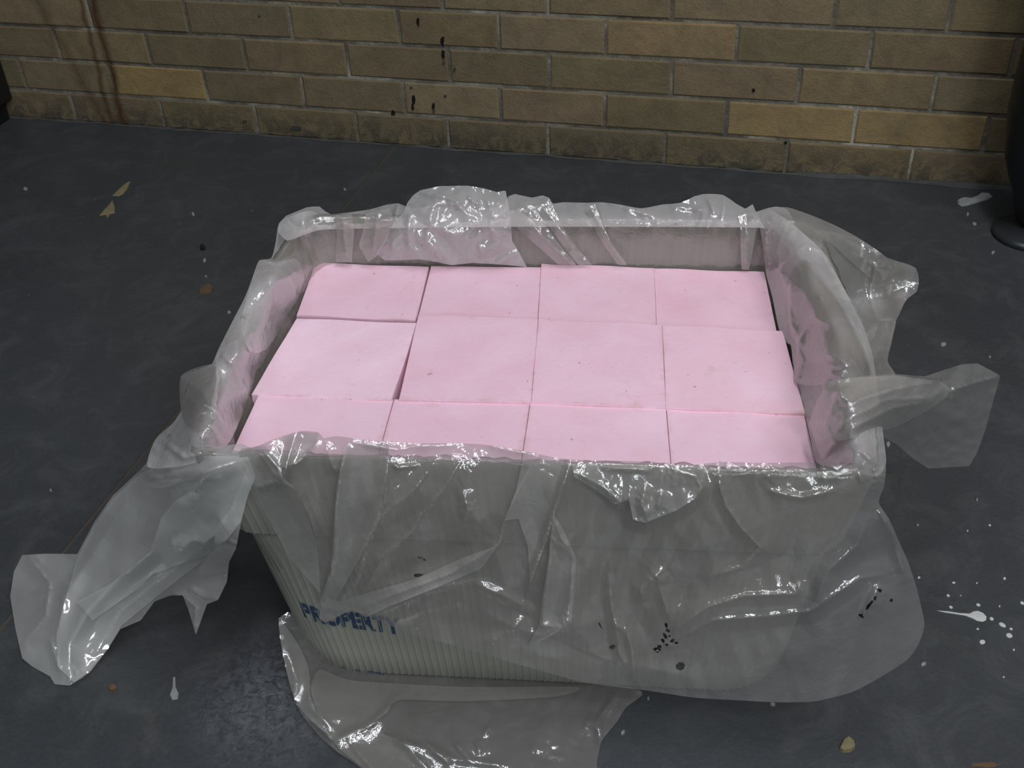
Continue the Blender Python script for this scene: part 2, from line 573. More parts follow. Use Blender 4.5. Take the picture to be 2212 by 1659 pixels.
def rr_point(u, ins, rad, bulge):
    """point on a rounded rectangle; u = arc length fraction from the front middle going to the right"""
    x0, x1, y0, y1 = XL + ins, XR - ins, YF + ins * 0.9, YB - ins
    r = rad
    segs = []
    hw, dp, aw = (x1 - x0) - 2 * r, (y1 - y0) - 2 * r, math.pi / 2 * r
    L = [hw / 2, aw, dp, aw, hw, aw, dp, aw, hw / 2]
    T = sum(L)
    s = (u % 1.0) * T
    i = 0
    while i < 8 and s > L[i]:
        s -= L[i]
        i += 1
    xm = (x0 + x1) / 2
    if i == 0:
        p, n = (xm + s, y0), (0, -1)
    elif i == 8:
        p, n = (x0 + r + s, y0), (0, -1)
    elif i == 2:
        p, n = (x1, y0 + r + s), (1, 0)
    elif i == 4:
        p, n = (x1 - r - s, y1), (0, 1)
    elif i == 6:
        p, n = (x0, y1 - r - s), (-1, 0)
    else:
        cx, cy, a0 = {1: (x1 - r, y0 + r, -90), 3: (x1 - r, y1 - r, 0), 5: (x0 + r, y1 - r, 90), 7: (x0 + r, y0 + r, 180)}[i]
        a = math.radians(a0) + s / r
        n = (math.cos(a), math.sin(a))
        p = (cx + r * n[0], cy + r * n[1])
    q = max(0.0, min(1.0, (p[1] - YF) / (YB - YF)))
    bx = bulge * math.sin(math.pi * q) * (abs(n[0]))
    return p[0] + math.copysign(bx, n[0] if n[0] else 1), p[1], n, T


def ring(n, ins, rad, z, flute=0.0, bulge=0.0, nf=230):
    out = []
    for k in range(n):
        u = k / n
        x, y, nn, T = rr_point(u, ins, rad, bulge)
        ph = (u * nf) % 1.0
        d = 1.8 * flute * max(0.0, 1 - abs(ph - 0.5) / 0.16) if flute else 0.0
        out.append((x + nn[0] * d, y + nn[1] * d, z))
    return out


def loft(rings, close_top=False, close_bottom=False):
    n = len(rings[0])
    V = [p for r in rings for p in r]
    Fc = []
    for j in range(len(rings) - 1):
        for k in range(n):
            a, b = j * n + k, j * n + (k + 1) % n
            Fc.append((a, b, b + n, a + n))
    if close_bottom:
        Fc.append(tuple(range(n - 1, -1, -1)))
    if close_top:
        Fc.append(tuple((len(rings) - 1) * n + k for k in range(n)))
    return V, Fc


tote = empty('mail_tote', (0, -0.04, 0), label='grey-white ribbed plastic tote holding the pink foam blocks', category='tote')


def body_prof(z):
    """outer inset and corner radius of the tapered body at height z"""
    q = z / 0.178
    return 0.026 - 0.012 * q, 0.060 - 0.028 * q, 0.004 * q


def to_local(V, o=(0, -0.04, 0)):
    return [(x - o[0], y - o[1], z - o[2]) for x, y, z in V]


NP_ = 1380
rs = []
for z in (0.0, 0.004, 0.03, 0.07, 0.11, 0.15, 0.180):
    ins, rad, bg_ = body_prof(z)
    if z == 0.0:
        ins += 0.004
    rs.append(ring(NP_, ins, rad, z, 0.0 if z == 0 else 0.0007, bg_))
V1, F1 = loft(rs, close_bottom=True)
mesh_obj('body', to_local(V1), F1, M_TOTE, tote, smooth=True)
# collar: doubled wall, folded over at the top, inner skin running down to the floor of the tote
rs = []
for z, ins, rad, fl_, bg_ in ((0.180, 0.013, 0.030, 0.0, 0.004), (0.178, 0.008, 0.028, 0.0, 0.004), (0.180, 0.007, 0.028, 0.0006, 0.005), (0.21, 0.004, 0.025, 0.0006, 0.008),
                              (0.24, 0.001, 0.021, 0.0006, 0.011), (0.256, 0.0, 0.02, 0.0004, 0.012), (0.2595, 0.001, 0.02, 0, 0.012),
                              (0.2605, 0.003, 0.019, 0, 0.012), (0.2595, 0.0042, 0.018, 0, 0.012), (0.255, 0.0048, 0.018, -0.0005, 0.012), (0.22, 0.0078, 0.021, -0.0005, 0.009),
                              (0.17, 0.0140, 0.03, -0.0005, 0.003), (0.01, 0.031, 0.05, 0.0, 0.0)):
    rs.append(ring(NP_, ins, rad, z, fl_, bg_))
V1, F1 = loft(rs, close_top=True)
mesh_obj('collar', to_local(V1), F1, M_TOTE, tote, smooth=True)


def body_pt(s, z, lift=0.0009):
    """point on the outer body: s = signed distance along the front from x = 0 (wraps round the corners)"""
    ins, rad, bg_ = body_prof(z)
    x0, x1 = XL + ins, XR - ins
    _, _, _, T = rr_point(0, ins, rad, bg_)
    u = (s - (x0 + x1) / 2) / T
    x, y, n, _ = rr_point(u, ins, rad, bg_)
    return (x + n[0] * lift, y + n[1] * lift, z)


# stencilled lettering, printed on the body
def lettering(text, s0, z0, width, height, name, slope=0.0, gaps=True):
    cu = bpy.data.curves.new(name, 'FONT')
    cu.body = text
    cu.size = 1.0
    cu.offset = 0.04
    tmp = bpy.data.objects.new(name, cu)
    COL.objects.link(tmp)
    dg = bpy.context.evaluated_depsgraph_get()
    me = bpy.data.meshes.new_from_object(tmp.evaluated_get(dg))
    bpy.data.objects.remove(tmp)
    bm = bmesh.new()
    bm.from_mesh(me)
    bpy.data.meshes.remove(me)
    xs = [v.co.x for v in bm.verts]
    ys = [v.co.y for v in bm.verts]
    x0, x1, y0, y1 = min(xs), max(xs), min(ys), max(ys)
    for v in bm.verts:
        v.co.x = (v.co.x - x0) / (x1 - x0)
        v.co.y = (v.co.y - y0) / (y1 - y0)
    for k in range(1, 60):
        g = bm.verts[:] + bm.edges[:] + bm.faces[:]
        bmesh.ops.bisect_plane(bm, geom=g, plane_co=(k / 60, 0, 0), plane_no=(1, 0, 0))
    for v in bm.verts:
        s = s0 + v.co.x * width
        z = z0 + v.co.y * height + slope * v.co.x
        p = body_pt(s, z)
        v.co = (p[0], p[1] + 0.04, p[2])
    return bm_obj(name, bm, M_INK, tote)


def s_of(px, py):
    """arc position / height on the body under a photo pixel, by search"""
    best = None
    for z in np.linspace(0.0, 0.10, 51):
        for s in np.linspace(-0.215, 0.0, 108):
            p = np.array(body_pt(float(s), float(z)))
            d = p - CP
            zz = d @ FW
            e = (W / 2 + F * (d @ RT) / zz - px) ** 2 + (H / 2 - F * (d @ UP) / zz - py) ** 2
            if best is None or e < best[0]:
                best = (e, float(s), float(z))
    return best[1], best[2]


S1, Z1 = s_of(662, 1338)
S2, Z2 = s_of(864, 1377)
S3, Z3 = s_of(651, 1298)
lettering('PROPERTY', S1 - .002, Z1 + .002, S2 - S1 + .003, 0.021, 'printed_word', slope=Z2 - Z1)
SB, ZB = s_of(742, 1452)
for k, (a, b) in enumerate(((0.0, 0.010), (0.012, 0.020), (0.022, 0.036))):
    vv = []
    for i in range(7):
        q = i / 6
        s = SB + a + (b - a) * q
        vv += [body_pt(s, 0.0085 - 0.003 * q - 0.001 * k), body_pt(s, 0.0055 - 0.003 * q - 0.001 * k)]
    mesh_obj('printed_stroke', [(x, y + 0.04, z) for x, y, z in vv], [(2 * i, 2 * i + 1, 2 * i + 3, 2 * i + 2) for i in range(6)], M_INK, tote)

# ------------------------------------------------------------------ foam blocks
ROWS = [
    # (px corners: back-left, back-right, front-right, front-left), top height
    [([(683, 568), (925, 577), (897, 692), (642, 680)], .2165), ([(932, 575), (1168, 578), (1160, 700), (903, 690)], .2170),
     ([(1170, 570), (1412, 579), (1417, 712), (1163, 702)], .2185), ([(1414, 580), (1650, 588), (1678, 722), (1420, 712)], .2175)],
    [([(641, 688), (899, 699), (845, 864), (545, 850)], .2200), ([(905, 679), (1161, 690), (1146, 868), (863, 862)], .2215),
     ([(1164, 690), (1429, 702), (1437, 880), (1149, 868)], .2212), ([(1432, 702), (1690, 716), (1738, 893), (1440, 880)], .2212)],
    [([(560, 851), (848, 864), (820, 966), (515, 950)], .2190), ([(853, 863), (1143, 869), (1128, 972), (824, 966)], .2195),
     ([(1147, 869), (1437, 881), (1446, 986), (1132, 972)], .2195), ([(1441, 881), (1736, 893), (1759, 996), (1450, 988)], .2195)],
]
PLACE = [['leftmost', 'second from left', 'third from left', 'rightmost'], ['leftmost', 'second from left', 'third from left', 'rightmost'],
         ['leftmost', 'second from left', 'third from left', 'rightmost']]
FL = [
    ['pink foam block in the back left corner, lying slightly low and askew', 'pink foam block in the back row with a tiny dark speck, second from left',
     'pink foam block in the back row standing a little proud, third from left', 'pink foam block in the back right corner of the tote'],
    ['palest pink foam block, turned a little, leftmost of the middle row', 'pink foam block of the middle row, second from left beside the wedge-shaped gap',
     'pink foam block of the middle row, third from the left', 'pink foam block with brown scuffs, rightmost of the middle row'],
    ['pink foam block in the front left corner of the tote', 'pink foam block of the front row, second from the left',
     'pink foam block of the front row with a smudge on its back left corner', 'pink foam block in the front right corner of the tote'],
]
TINT = [[(0.98, 0.97, 0.97), (0.96, 0.95, 0.95), (0.97, 0.96, 0.95), (0.97, 0.94, 0.93)],
        [(1.05, 1.12, 1.10), (1.0, 1.0, 1.0), (1.0, 1.0, 1.0), (1.0, 1.0, 0.99)],
        [(1.03, 1.05, 1.05), (1.01, 1.0, 1.01), (1.02, 1.03, 1.03), (1.02, 1.03, 1.03)]]
for ri, row in enumerate(ROWS):
    for bi, (pc, zt) in enumerate(row):
        q = [at(px, py, 'z', zt)[:2] for px, py in pc]
        if ri == 2:                                  # the front side is hidden by the rim: run it on to y = -0.199
            for a, b in ((0, 3), (1, 2)):
                d = q[b] - q[a]
                q[b] = q[a] + d * ((-0.195 - q[a][1]) / d[1])
        c = sum(q) / 4
        for k_ in range(4):                          # neighbours nearly touch
            q[k_] = q[k_] + (q[k_] - c) / np.linalg.norm(q[k_] - c) * 0.0006
        bm = bmesh.new()
        n = 12
        grid = []
        hgt = 0.038
        for j in range(n + 1):
            rowv = []
            for i in range(n + 1):
                a, b = i / n, j / n
                p = (q[3] * (1 - a) + q[2] * a) * (1 - b) + (q[0] * (1 - a) + q[1] * a) * b
                e = 0.0005 * math.sin(9 * a + 5 * ri + 3 * bi) * math.cos(7 * b + bi)
                rowv.append(bm.verts.new((p[0] - c[0], p[1] - c[1], hgt + e)))
            grid.append(rowv)
        for j in range(n):
            for i in range(n):
                bm.faces.new((grid[j][i], grid[j][i + 1], grid[j + 1][i + 1], grid[j + 1][i]))
        border = [grid[0][i] for i in range(n)] + [grid[j][n] for j in range(n)] + [grid[n][n - i] for i in range(n)] + [grid[n - j][0] for j in range(n)]
        # rounded edge then sides
        rings_ = [border]
        for dz, sc_ in ((-0.0006, 1.0155), (-0.0018, 1.0175), (-0.02, 1.0175), (-hgt, 1.015)):
            rg = []
            for vtx in border:
                wob = 0.0 if dz < -0.01 else random.uniform(-0.0004, 0.0003)
                rg.append(bm.verts.new((vtx.co.x * (sc_ - 0.014) * (1 + wob), vtx.co.y * (sc_ - 0.014) * (1 + wob), hgt + dz)))
            rings_.append(rg)
        for vtx in bm.verts:
            pass
        for row_ in grid:
            for vtx in row_:
                vtx.co.x *= 0.9965
                vtx.co.y *= 0.9965
        for ra, rb in zip(rings_[:-1], rings_[1:]):
            for k in range(len(ra)):
                k2 = (k + 1) % len(ra)
                bm.faces.new((ra[k], rb[k], rb[k2], ra[k2]))
        bm.faces.new(rings_[-1][::-1])
        bmesh.ops.recalc_face_normals(bm, faces=bm.faces[:])
        o = bm_obj('foam_block', bm, M_FOAM)
        o.location = (c[0], c[1], zt - hgt)
        o.color = (*TINT[ri][bi], 1)
        tag(o, FL[ri][bi], 'foam block', 'pink foam blocks packed in the tote')

# ------------------------------------------------------------------ plastic film
def seg_dist(X, Y, line):
    """signed distance in px to a polyline and the position 0..1 along it"""
    best = np.full(X.shape, 1e9)
    sgn = np.zeros(X.shape)
    pos = np.zeros(X.shape)
    L = [math.hypot(b[0] - a[0], b[1] - a[1]) for a, b in zip(line[:-1], line[1:])]
    T, acc = sum(L), 0.0
    for (a, b), l in zip(zip(line[:-1], line[1:]), L):
        dx, dy = (b[0] - a[0]) / l, (b[1] - a[1]) / l
        s = np.clip((X - a[0]) * dx + (Y - a[1]) * dy, 0, l)
        qx, qy = a[0] + s * dx, a[1] + s * dy
        d = np.hypot(X - qx, Y - qy)
        m = d < best
        best = np.where(m, d, best)
        sgn = np.where(m, np.sign((X - a[0]) * dy - (Y - a[1]) * dx), sgn)
        pos = np.where(m, (acc + s) / T, pos)
        acc += l
    return best, sgn, pos


def inside(X, Y, poly):
    r = np.zeros(X.shape, bool)
    n = len(poly)
    for i in range(n):
        x1, y1 = poly[i]
        x2, y2 = poly[(i + 1) % n]
        if y1 == y2:
            continue
        c = (Y < y1) != (Y < y2)
        xi = (x2 - x1) * (Y - y1) / (y2 - y1) + x1
        r ^= c & (X < xi)
    return r


def tri(x):
    return 2 * np.abs(x - np.floor(x + 0.5))


def crumple(X, Y, seed, size, amp):
    """overlapping sharp-edged pleats in random directions, patchy"""
    g = np.random.default_rng(seed)
    out = np.zeros(X.shape)
    for k in range(7):
        a = g.uniform(0, math.pi)
        s = size * (0.45 + 1.3 * g.random())
        ph = g.uniform(0, 9, 4)
        w = 0.35 * np.sin(X / (size * 1.9) + ph[0]) * np.cos(Y / (size * 1.5) + ph[1])
        t = tri((X * math.cos(a) + Y * math.sin(a)) / s + w + ph[2])
        patch = np.clip(0.15 + np.sin(X / (size * 1.3) + ph[3]) * np.cos(Y / (size * 1.1) + ph[0] * 2), 0, 1)
        out += amp * (s / size) * t * patch * 0.6
    return out


def rbf(cx, cy, cv, X, Y):
    P = np.stack([np.asarray(cx, float), np.asarray(cy, float)], 1) / 500.0
    Q = np.stack([X.ravel(), Y.ravel()], 1) / 500.0
    n = len(P)

    def k(r2):
        return np.where(r2 > 1e-12, r2 * np.log(np.maximum(r2, 1e-12)) * 0.5, 0)
    A = np.zeros((n + 3, n + 3))
    A[:n, :n] = k(((P[:, None] - P[None]) ** 2).sum(-1)) + np.eye(n) * 2e-3
    A[:n, n] = A[n, :n] = 1
    A[:n, n + 1:] = P
    A[n + 1:, :n] = P.T
    w = np.linalg.solve(A, np.concatenate([cv, [0, 0, 0]]))
    R = k(((Q[:, None] - P[None]) ** 2).sum(-1))
    return (R @ w[:n] + w[n] + Q @ w[n + 1:]).reshape(X.shape)


def smooth_poly(poly, per=12.0):
    """Catmull-Rom through the outline"""
    out = []
    n = len(poly)
    for i in range(n):
        p0, p1, p2, p3 = (np.array(poly[(i + k) % n], float) for k in (-1, 0, 1, 2))
        m = max(1, int(np.linalg.norm(p2 - p1) / per))
        for j in range(m):
            t = j / m
            out.append(tuple(0.5 * ((2 * p1) + (p2 - p0) * t * 0.7 + (2 * p0 * 0 + (-(p2 - p0) * 1.4 - (p3 - p1) * 0.7 + 6 * (p2 - p1))) * t * t
                                    + ((p2 - p0) * 0.7 + (p3 - p1) * 0.7 - 4 * (p2 - p1)) * t ** 3)))
    return out


def crk(*pts):
    return [([(x_, y_), (x_ + 1, y_ + 1)], a_, r_, 'crinkle') for x_, y_, r_, a_ in pts]


def film(name, poly, ctl, folds=(), crump=(), mat=None, step=5.0, parent=None, lift=0.0, seed=1, smoothed=True, zmin=0.0012):
    """A sheet of film. poly: outline; ctl: known points of the sheet (outline px, axis, real coordinate in metres);
    folds: (line, height in m, half width, kind); crump: (size, height in m)."""
    if smoothed:
        poly = smooth_poly(poly)
    xs, ys = [p[0] for p in poly], [p[1] for p in poly]
    gx = np.arange(min(xs) - step, max(xs) + step * 2, step)
    gy = np.arange(min(ys) - step, max(ys) + step * 2, step)
    X, Y = np.meshgrid(gx, gy)
    cxm, cym = (X[:-1, :-1] + X[1:, 1:]) / 2, (Y[:-1, :-1] + Y[1:, 1:]) / 2
    m = inside(cxm, cym, poly)
    used = np.zeros(X.shape, bool)
    full = np.ones(X.shape, int) * 0
    for dy in (0, 1):
        for dx in (0, 1):
            sl = (slice(dy, dy + m.shape[0]), slice(dx, dx + m.shape[1]))
            used[sl] |= m
            full[sl] += m
    border = used & (full < 4)
    # pull border vertices onto the outline
    bx, by = X[border], Y[border]
    best = np.full(bx.shape, 1e9)
    qx, qy = bx.copy(), by.copy()
    n = len(poly)
    for i in range(n):
        a, b = poly[i], poly[(i + 1) % n]
        l = math.hypot(b[0] - a[0], b[1] - a[1])
        if l < 1e-6:
            continue
        dx, dy = (b[0] - a[0]) / l, (b[1] - a[1]) / l
        s = np.clip((bx - a[0]) * dx + (by - a[1]) * dy, 0, l)
        ux, uy = a[0] + s * dx, a[1] + s * dy
        d = np.hypot(bx - ux, by - uy)
        mm = d < best
        best = np.where(mm, d, best)
        qx, qy = np.where(mm, ux, qx), np.where(mm, uy, qy)
    X, Y = X.copy(), Y.copy()
    X[border], Y[border] = qx, qy
    idx = np.full(X.shape, -1)
    idx[used] = np.arange(used.sum())
    x, y = X[used], Y[used]
    cz = np.array([depth(c[0], c[1], c[2], c[3]) for c in ctl])
    D = rbf([c[0] for c in ctl], [c[1] for c in ctl], cz, x, y)
    h = np.full(x.shape, lift)
    white = np.zeros(x.shape)
    for fo in folds:
        line, amp, wid = fo[0], fo[1], fo[2]
        kind = fo[3] if len(fo) > 3 else 'ridge'
        d, sg, pos = seg_dist(x, y, line)
        env = np.clip(np.minimum(pos, 1 - pos) * 5, 0, 1) ** 0.7
        env = 0.25 + 0.75 * env
        if kind == 'ridge':
            pr = np.clip(1 - d / wid, 0, 1) ** 1.5
        elif kind == 'tent':
            side = np.where(sg > 0, 3.2, 1.5)
            pr = 0.62 * np.clip(1 - d / (wid * side), 0, 1) ** 1.35
        elif kind == 'crinkle':
            e2 = np.exp(-(d / wid) ** 2)
            h += e2 * crumple(x + 3 * np.sin(y * .3), y + 3 * np.sin(x * .27), int(line[0][0]), 11.0, amp)
            white = np.maximum(white, 0.25 * e2)
            continue
        else:      # step: one side lies higher, falling off with distance
            pr = np.where(sg > 0, np.clip(1 - d / (wid * 4), 0, 1) ** 2, np.clip(1 - d / (wid * 0.6), 0, 1))
        h += amp * pr * env
        if kind in ('tent', 'step'):
            jag = 1.5 * np.sin(x * 0.21 + y * 0.17) + 1.0 * np.sin(x * 0.43 - y * 0.37)
            dd = np.abs(d + jag * 0.6)
            h += 0.0011 * np.exp(-(dd / 3.6) ** 2) * env
            white = np.maximum(white, 0.8 * np.exp(-(dd / 2.2) ** 2) * env * (0.45 + 0.55 * np.sin(pos * 23 + amp * 5e3) ** 2))
    for k, cr in enumerate(crump):
        h += crumple(x, y, seed * 31 + k, cr[0], cr[1]) - cr[1]
    D = D - h
    R = rays(x, y)
    P = CP + D[:, None] * R
    P[:, 2] = np.maximum(P[:, 2], zmin + 0.0004 * np.sin(x * 0.13) * np.cos(y * 0.11) + 0.0004)
    jj, ii = np.nonzero(m)
    Fc = np.stack([idx[jj, ii], idx[jj + 1, ii], idx[jj + 1, ii + 1], idx[jj, ii + 1]], 1)
    me = bpy.data.meshes.new(name)
    off = np.array(parent.location) if parent is not None else np.zeros(3)
    P = P - off
    me.vertices.add(len(P))
    me.vertices.foreach_set('co', P.ravel())
    me.loops.add(Fc.size)
    me.loops.foreach_set('vertex_index', Fc.ravel().astype(np.int32))
    me.polygons.add(len(Fc))
    me.polygons.foreach_set('loop_start', np.arange(0, Fc.size, 4, dtype=np.int32))
    me.polygons.foreach_set('loop_total', np.full(len(Fc), 4, dtype=np.int32))
    me.polygons.foreach_set('use_smooth', np.ones(len(Fc), bool))
    me.update(calc_edges=True)
    at_ = me.attributes.new('crease', 'FLOAT', 'POINT')
    at_.data.foreach_set('value', white.astype(np.float32))
    me.materials.append(mat or M_FILM)
    o = bpy.data.objects.new(name, me)
    return link(o, parent)


liner = empty('plastic_liner', (0, -0.04, 0.262), label='crumpled clear plastic bag lining the tote, folded out over its rim', category='plastic bag')

# lining: up the inside of the walls and over the rim
NL = 620
prof = [(0.178, 0.0185), (0.20, 0.0145), (0.222, 0.0120), (0.242, 0.0090), (0.256, 0.0070), (0.2606, 0.0050), (0.2618, 0.0020), (0.2606, -0.0012), (0.255, -0.0028), (0.247, -0.0035)]
rs = []
g = np.random.default_rng(5)
ph = g.uniform(0, 6.28, 40)
for zi, (z, ins) in enumerate(prof):
    rg = []
    for k in range(NL):
        u = k / NL
        x, y, nn, T = rr_point(u, ins, 0.02 + (0.26 - z) * 0.05, 0.012 * min(1, z / 0.26))
        w = 0.0
        for q in range(9):
            fr = (17, 29, 41, 57, 73, 97, 11, 131, 7)[q]
            w += (1 / (1 + q * 0.35)) * (tri(np.float64(u * fr + ph[q] + 0.5 * math.sin(z * 60 + ph[q + 9]))) - 0.5)
        w *= 0.0017
        rg.append((x - nn[0] * abs(w) * 1.2, y - nn[1] * abs(w) * 1.2, z + (0.8 * abs(w) if zi > 3 else 0)))
    rs.append(rg)
V1, F1 = loft(rs)
mesh_obj('lining', to_local(V1, (0, -0.04, 0.262)), F1, M_LINING, liner, smooth=True)

FP = dict(parent=liner)
# --- film standing up behind the back rim
film('back_crest', [(600, 500), (603, 482), (618, 466), (640, 457), (662, 448), (690, 446), (702, 456), (715, 463), (760, 458), (800, 452), (840, 441), (860, 439),
                    (880, 447), (930, 452), (1000, 455), (1080, 447), (1098, 424), (1112, 419), (1130, 423), (1150, 427), (1172, 422), (1186, 427), (1194, 440), (1215, 437), (1270, 438), (1300, 437), (1340, 442),
                    (1385, 450), (1430, 442), (1470, 438), (1500, 424), (1520, 419), (1562, 421), (1590, 440), (1610, 451), (1626, 441), (1633, 458),
                    (1650, 452), (1676, 446), (1700, 452), (1712, 470), (1690, 500), (1640, 492), (1400, 490), (1100, 490), (900, 492), (760, 494), (690, 497), (650, 510), (620, 520)],
     [(640, 490, 'z', .262), (900, 488, 'z', .262), (1200, 488, 'z', .262), (1500, 488, 'z', .262), (1690, 480, 'z', .262), (650, 452, 'y', .146), (1100, 425, 'y', .142),
      (900, 446, 'y', .142), (1300, 438, 'y', .140), (1540, 420, 'y', .146), (1690, 452, 'y', .146), (605, 490, 'x', -.243)],
     [([(740, 465), (735, 498)], .004, 10), ([(800, 455), (790, 498)], .004, 12), ([(862, 440), (845, 495)], .006, 12, 'step'), ([(1268, 440), (1300, 490)], .005, 9, 'tent'), ([(1292, 440), (1308, 490)], .005, 7),
      ([(1335, 443), (1410, 468), (1425, 475)], .005, 9, 'tent'), ([(1450, 445), (1520, 455), (1515, 480)], .004, 9), ([(1530, 428), (1545, 465)], .006, 8, 'tent'), ([(1566, 430), (1560, 480)], .005, 8, 'tent'),
      ([(1112, 452), (1185, 446)], .006, 7, 'tent'), ([(655, 460), (668, 500)], .005, 9, 'tent'), ([(690, 460), (675, 500)], .005, 8), ([(618, 470), (640, 505)], .005, 8, 'tent')] + crk((690, 480, 20, .002), (745, 488, 22, .002), (785, 490, 24, .002), (628, 490, 20, .002), (1145, 448, 18, .0016), (1535, 440, 16, .0016), (1620, 470, 18, .002)),
     [(46, .0034), (20, .0013)], M_RIM_LIT, 3.2, seed=3, **FP)

# --- puffed fold hanging into the tote from the back rim
C_CTL = [(900, 470, 'z', .268), (1000, 470, 'z', .270), (1090, 470, 'z', .268), (950, 402, 'y', .138), (890, 430, 'y', .132), (1080, 415, 'y', .136), (850, 520, 'y', .108), (950, 520, 'y', .100),
         (1050, 520, 'y', .100), (1120, 540, 'y', .107), (840, 562, 'y', .108), (970, 570, 'y', .103), (1090, 575, 'y', .106), (820, 555, 'y', .111)]
film('inner_fold', [(872, 458), (880, 438), (892, 422), (908, 411), (950, 402), (1010, 401), (1046, 407), (1074, 415), (1092, 411), (1098, 440), (1103, 475), (1106, 520), (1124, 550), (1138, 577),
                    (1100, 573), (1060, 570), (1020, 568), (975, 573), (945, 566), (905, 560), (870, 562), (832, 563), (812, 548), (830, 520), (845, 490), (862, 470)],
     C_CTL,
     [([(888, 456), (930, 448), (942, 440), (985, 440), (1008, 462), (1036, 473)], .009, 16, 'tent'), ([(942, 442), (926, 470), (932, 486), (965, 500), (984, 506), (1002, 499)], .006, 12, 'tent'),
      ([(886, 460), (880, 500), (886, 530), (910, 560)], .006, 16), ([(925, 490), (922, 520), (938, 545), (955, 562)], .006, 11, 'tent'), ([(1052, 430), (1062, 460), (1056, 486), (1078, 522)], .008, 14, 'tent'),
      ([(1100, 444), (1072, 470), (1066, 480)], .006, 10, 'tent'), ([(1040, 430), (1090, 440)], .005, 10), ([(1008, 425), (1040, 445)], .005, 8), ([(845, 540), (850, 520), (868, 500)], .005, 9),
      ([(1035, 530), (1043, 556)], .004, 8), ([(905, 415), (960, 425), (1000, 440)], .006, 14)] + crk((1022, 430, 26, .0024), (1072, 455, 20, .0024), (938, 540, 18, .002), (1066, 512, 16, .002), (850, 545, 16, .002), (980, 470, 20, .0016)),
     [(40, .0042), (18, .0015)], M_RIM_LIT, 3.0, seed=8, smoothed=False, **FP)
# --- pleats running down the back wall
bk = [(1100, 455, 'z', .2675), (1300, 455, 'z', .2675), (1640, 460, 'z', .2675), (1100, 440, 'z', .272), (1640, 445, 'z', .272), (1150, 500, 'y', .112), (1350, 500, 'y', .112), (1600, 500, 'y', .112),
      (1150, 575, 'y', .1085), (1350, 575, 'y', .1085), (1600, 580, 'y', .1085), (700, 470, 'z', .267), (900, 470, 'z', .267), (700, 500, 'y', .111), (720, 560, 'y', .107), (900, 500, 'y', .112), (900, 560, 'y', .108)]
for pts, sd in (([(1098, 456), (1145, 443), (1155, 446), (1180, 490), (1210, 530), (1246, 573), (1205, 571), (1165, 535), (1125, 500), (1100, 470)], 1),
                ([(1158, 447), (1186, 431), (1195, 447), (1212, 485), (1250, 540), (1280, 573), (1250, 573), (1215, 530), (1180, 480)], 2),
                ([(1264, 447), (1286, 442), (1300, 480), (1320, 525), (1356, 573), (1335, 572), (1305, 530), (1282, 490)], 3),
                ([(1594, 467), (1628, 457), (1636, 478), (1630, 520), (1618, 583), (1602, 582), (1600, 530), (1600, 490)], 4),
                ([(722, 465), (760, 462), (765, 500), (760, 567), (725, 566), (728, 510)], 5),
                ([(790, 462), (842, 450), (850, 470), (835, 520), (812, 555), (795, 566), (775, 530), (785, 495)], 6)):
    film('pleat', pts, bk, [([((pts[0][0] + pts[1][0]) / 2, pts[0][1]), (sum(p[0] for p in pts) / len(pts), sum(p[1] for p in pts) / len(pts)), (pts[len(pts) // 2][0] - 8, pts[len(pts) // 2][1])], .004, 16, 'tent')],
         [(34, .0012)], M_FILM2, 3.5, smoothed=False, seed=sd + 20, lift=.0025, **FP)

# --- left side, over the left rim
L_CTL = [(648, 482, 'z', .268), (592, 600, 'z', .277), (522, 760, 'z', .278), (458, 880, 'z', .277), (435, 940, 'z', .273),
         (603, 486, 'z', .256), (590, 540, 'z', .252), (552, 590, 'z', .266), (500, 700, 'z', .264), (462, 780, 'z', .262), (395, 812, 'z', .240), (394, 870, 'z', .238), (345, 945, 'z', .225),
         (690, 500, 'z', .245), (678, 560, 'z', .222), (640, 640, 'z', .222), (600, 700, 'z', .222), (555, 800, 'z', .222), (520, 890, 'z', .224), (500, 950, 'z', .235)]
film('side_fold', [(603, 482), (640, 462), (672, 455), (695, 470), (690, 510), (684, 550), (662, 600), (645, 640), (632, 690), (600, 730), (570, 780), (548, 830), (528, 885), (505, 938), (490, 962), (455, 975), (420, 1000), (370, 1010),
                   (318, 1008), (335, 950), (375, 912), (394, 880), (395, 845), (391, 814), (430, 798), (458, 786), (470, 758), (498, 702), (530, 640), (548, 592), (562, 562), (586, 558), (596, 520)],
     L_CTL,
     [([(562, 562), (600, 572), (640, 560)], .006, 14, 'tent'), ([(530, 650), (560, 660), (600, 640)], .005, 14), ([(560, 600), (575, 625), (600, 640)], .004, 10), ([(620, 500), (640, 520), (632, 560)], .006, 12, 'tent'), ([(655, 470), (660, 510), (680, 550)], .006, 12, 'tent'),
      ([(480, 765), (505, 790), (520, 830), (530, 870)], .007, 12, 'tent'), ([(466, 770), (470, 820), (460, 880), (480, 930)], .007, 14), ([(395, 870), (430, 868), (470, 890), (500, 940)], .007, 12, 'tent'),
      ([(430, 900), (465, 930), (478, 962)], .007, 10, 'tent'), ([(400, 902), (450, 890)], .004, 7), ([(360, 960), (400, 990), (450, 975)], .005, 12), ([(500, 740), (540, 720), (580, 700)], .004, 14)] + crk((575, 610, 22, .0018), (560, 655, 20, .0018), (520, 720, 20, .0014), (480, 800, 22, .002), (430, 880, 22, .0018), (615, 530, 22, .002), (650, 560, 16, .0016), (510, 850, 26, .0018)),
     [(50, .0036), (22, .0016)], M_RIM_LIT, 3.4, seed=14, **FP)
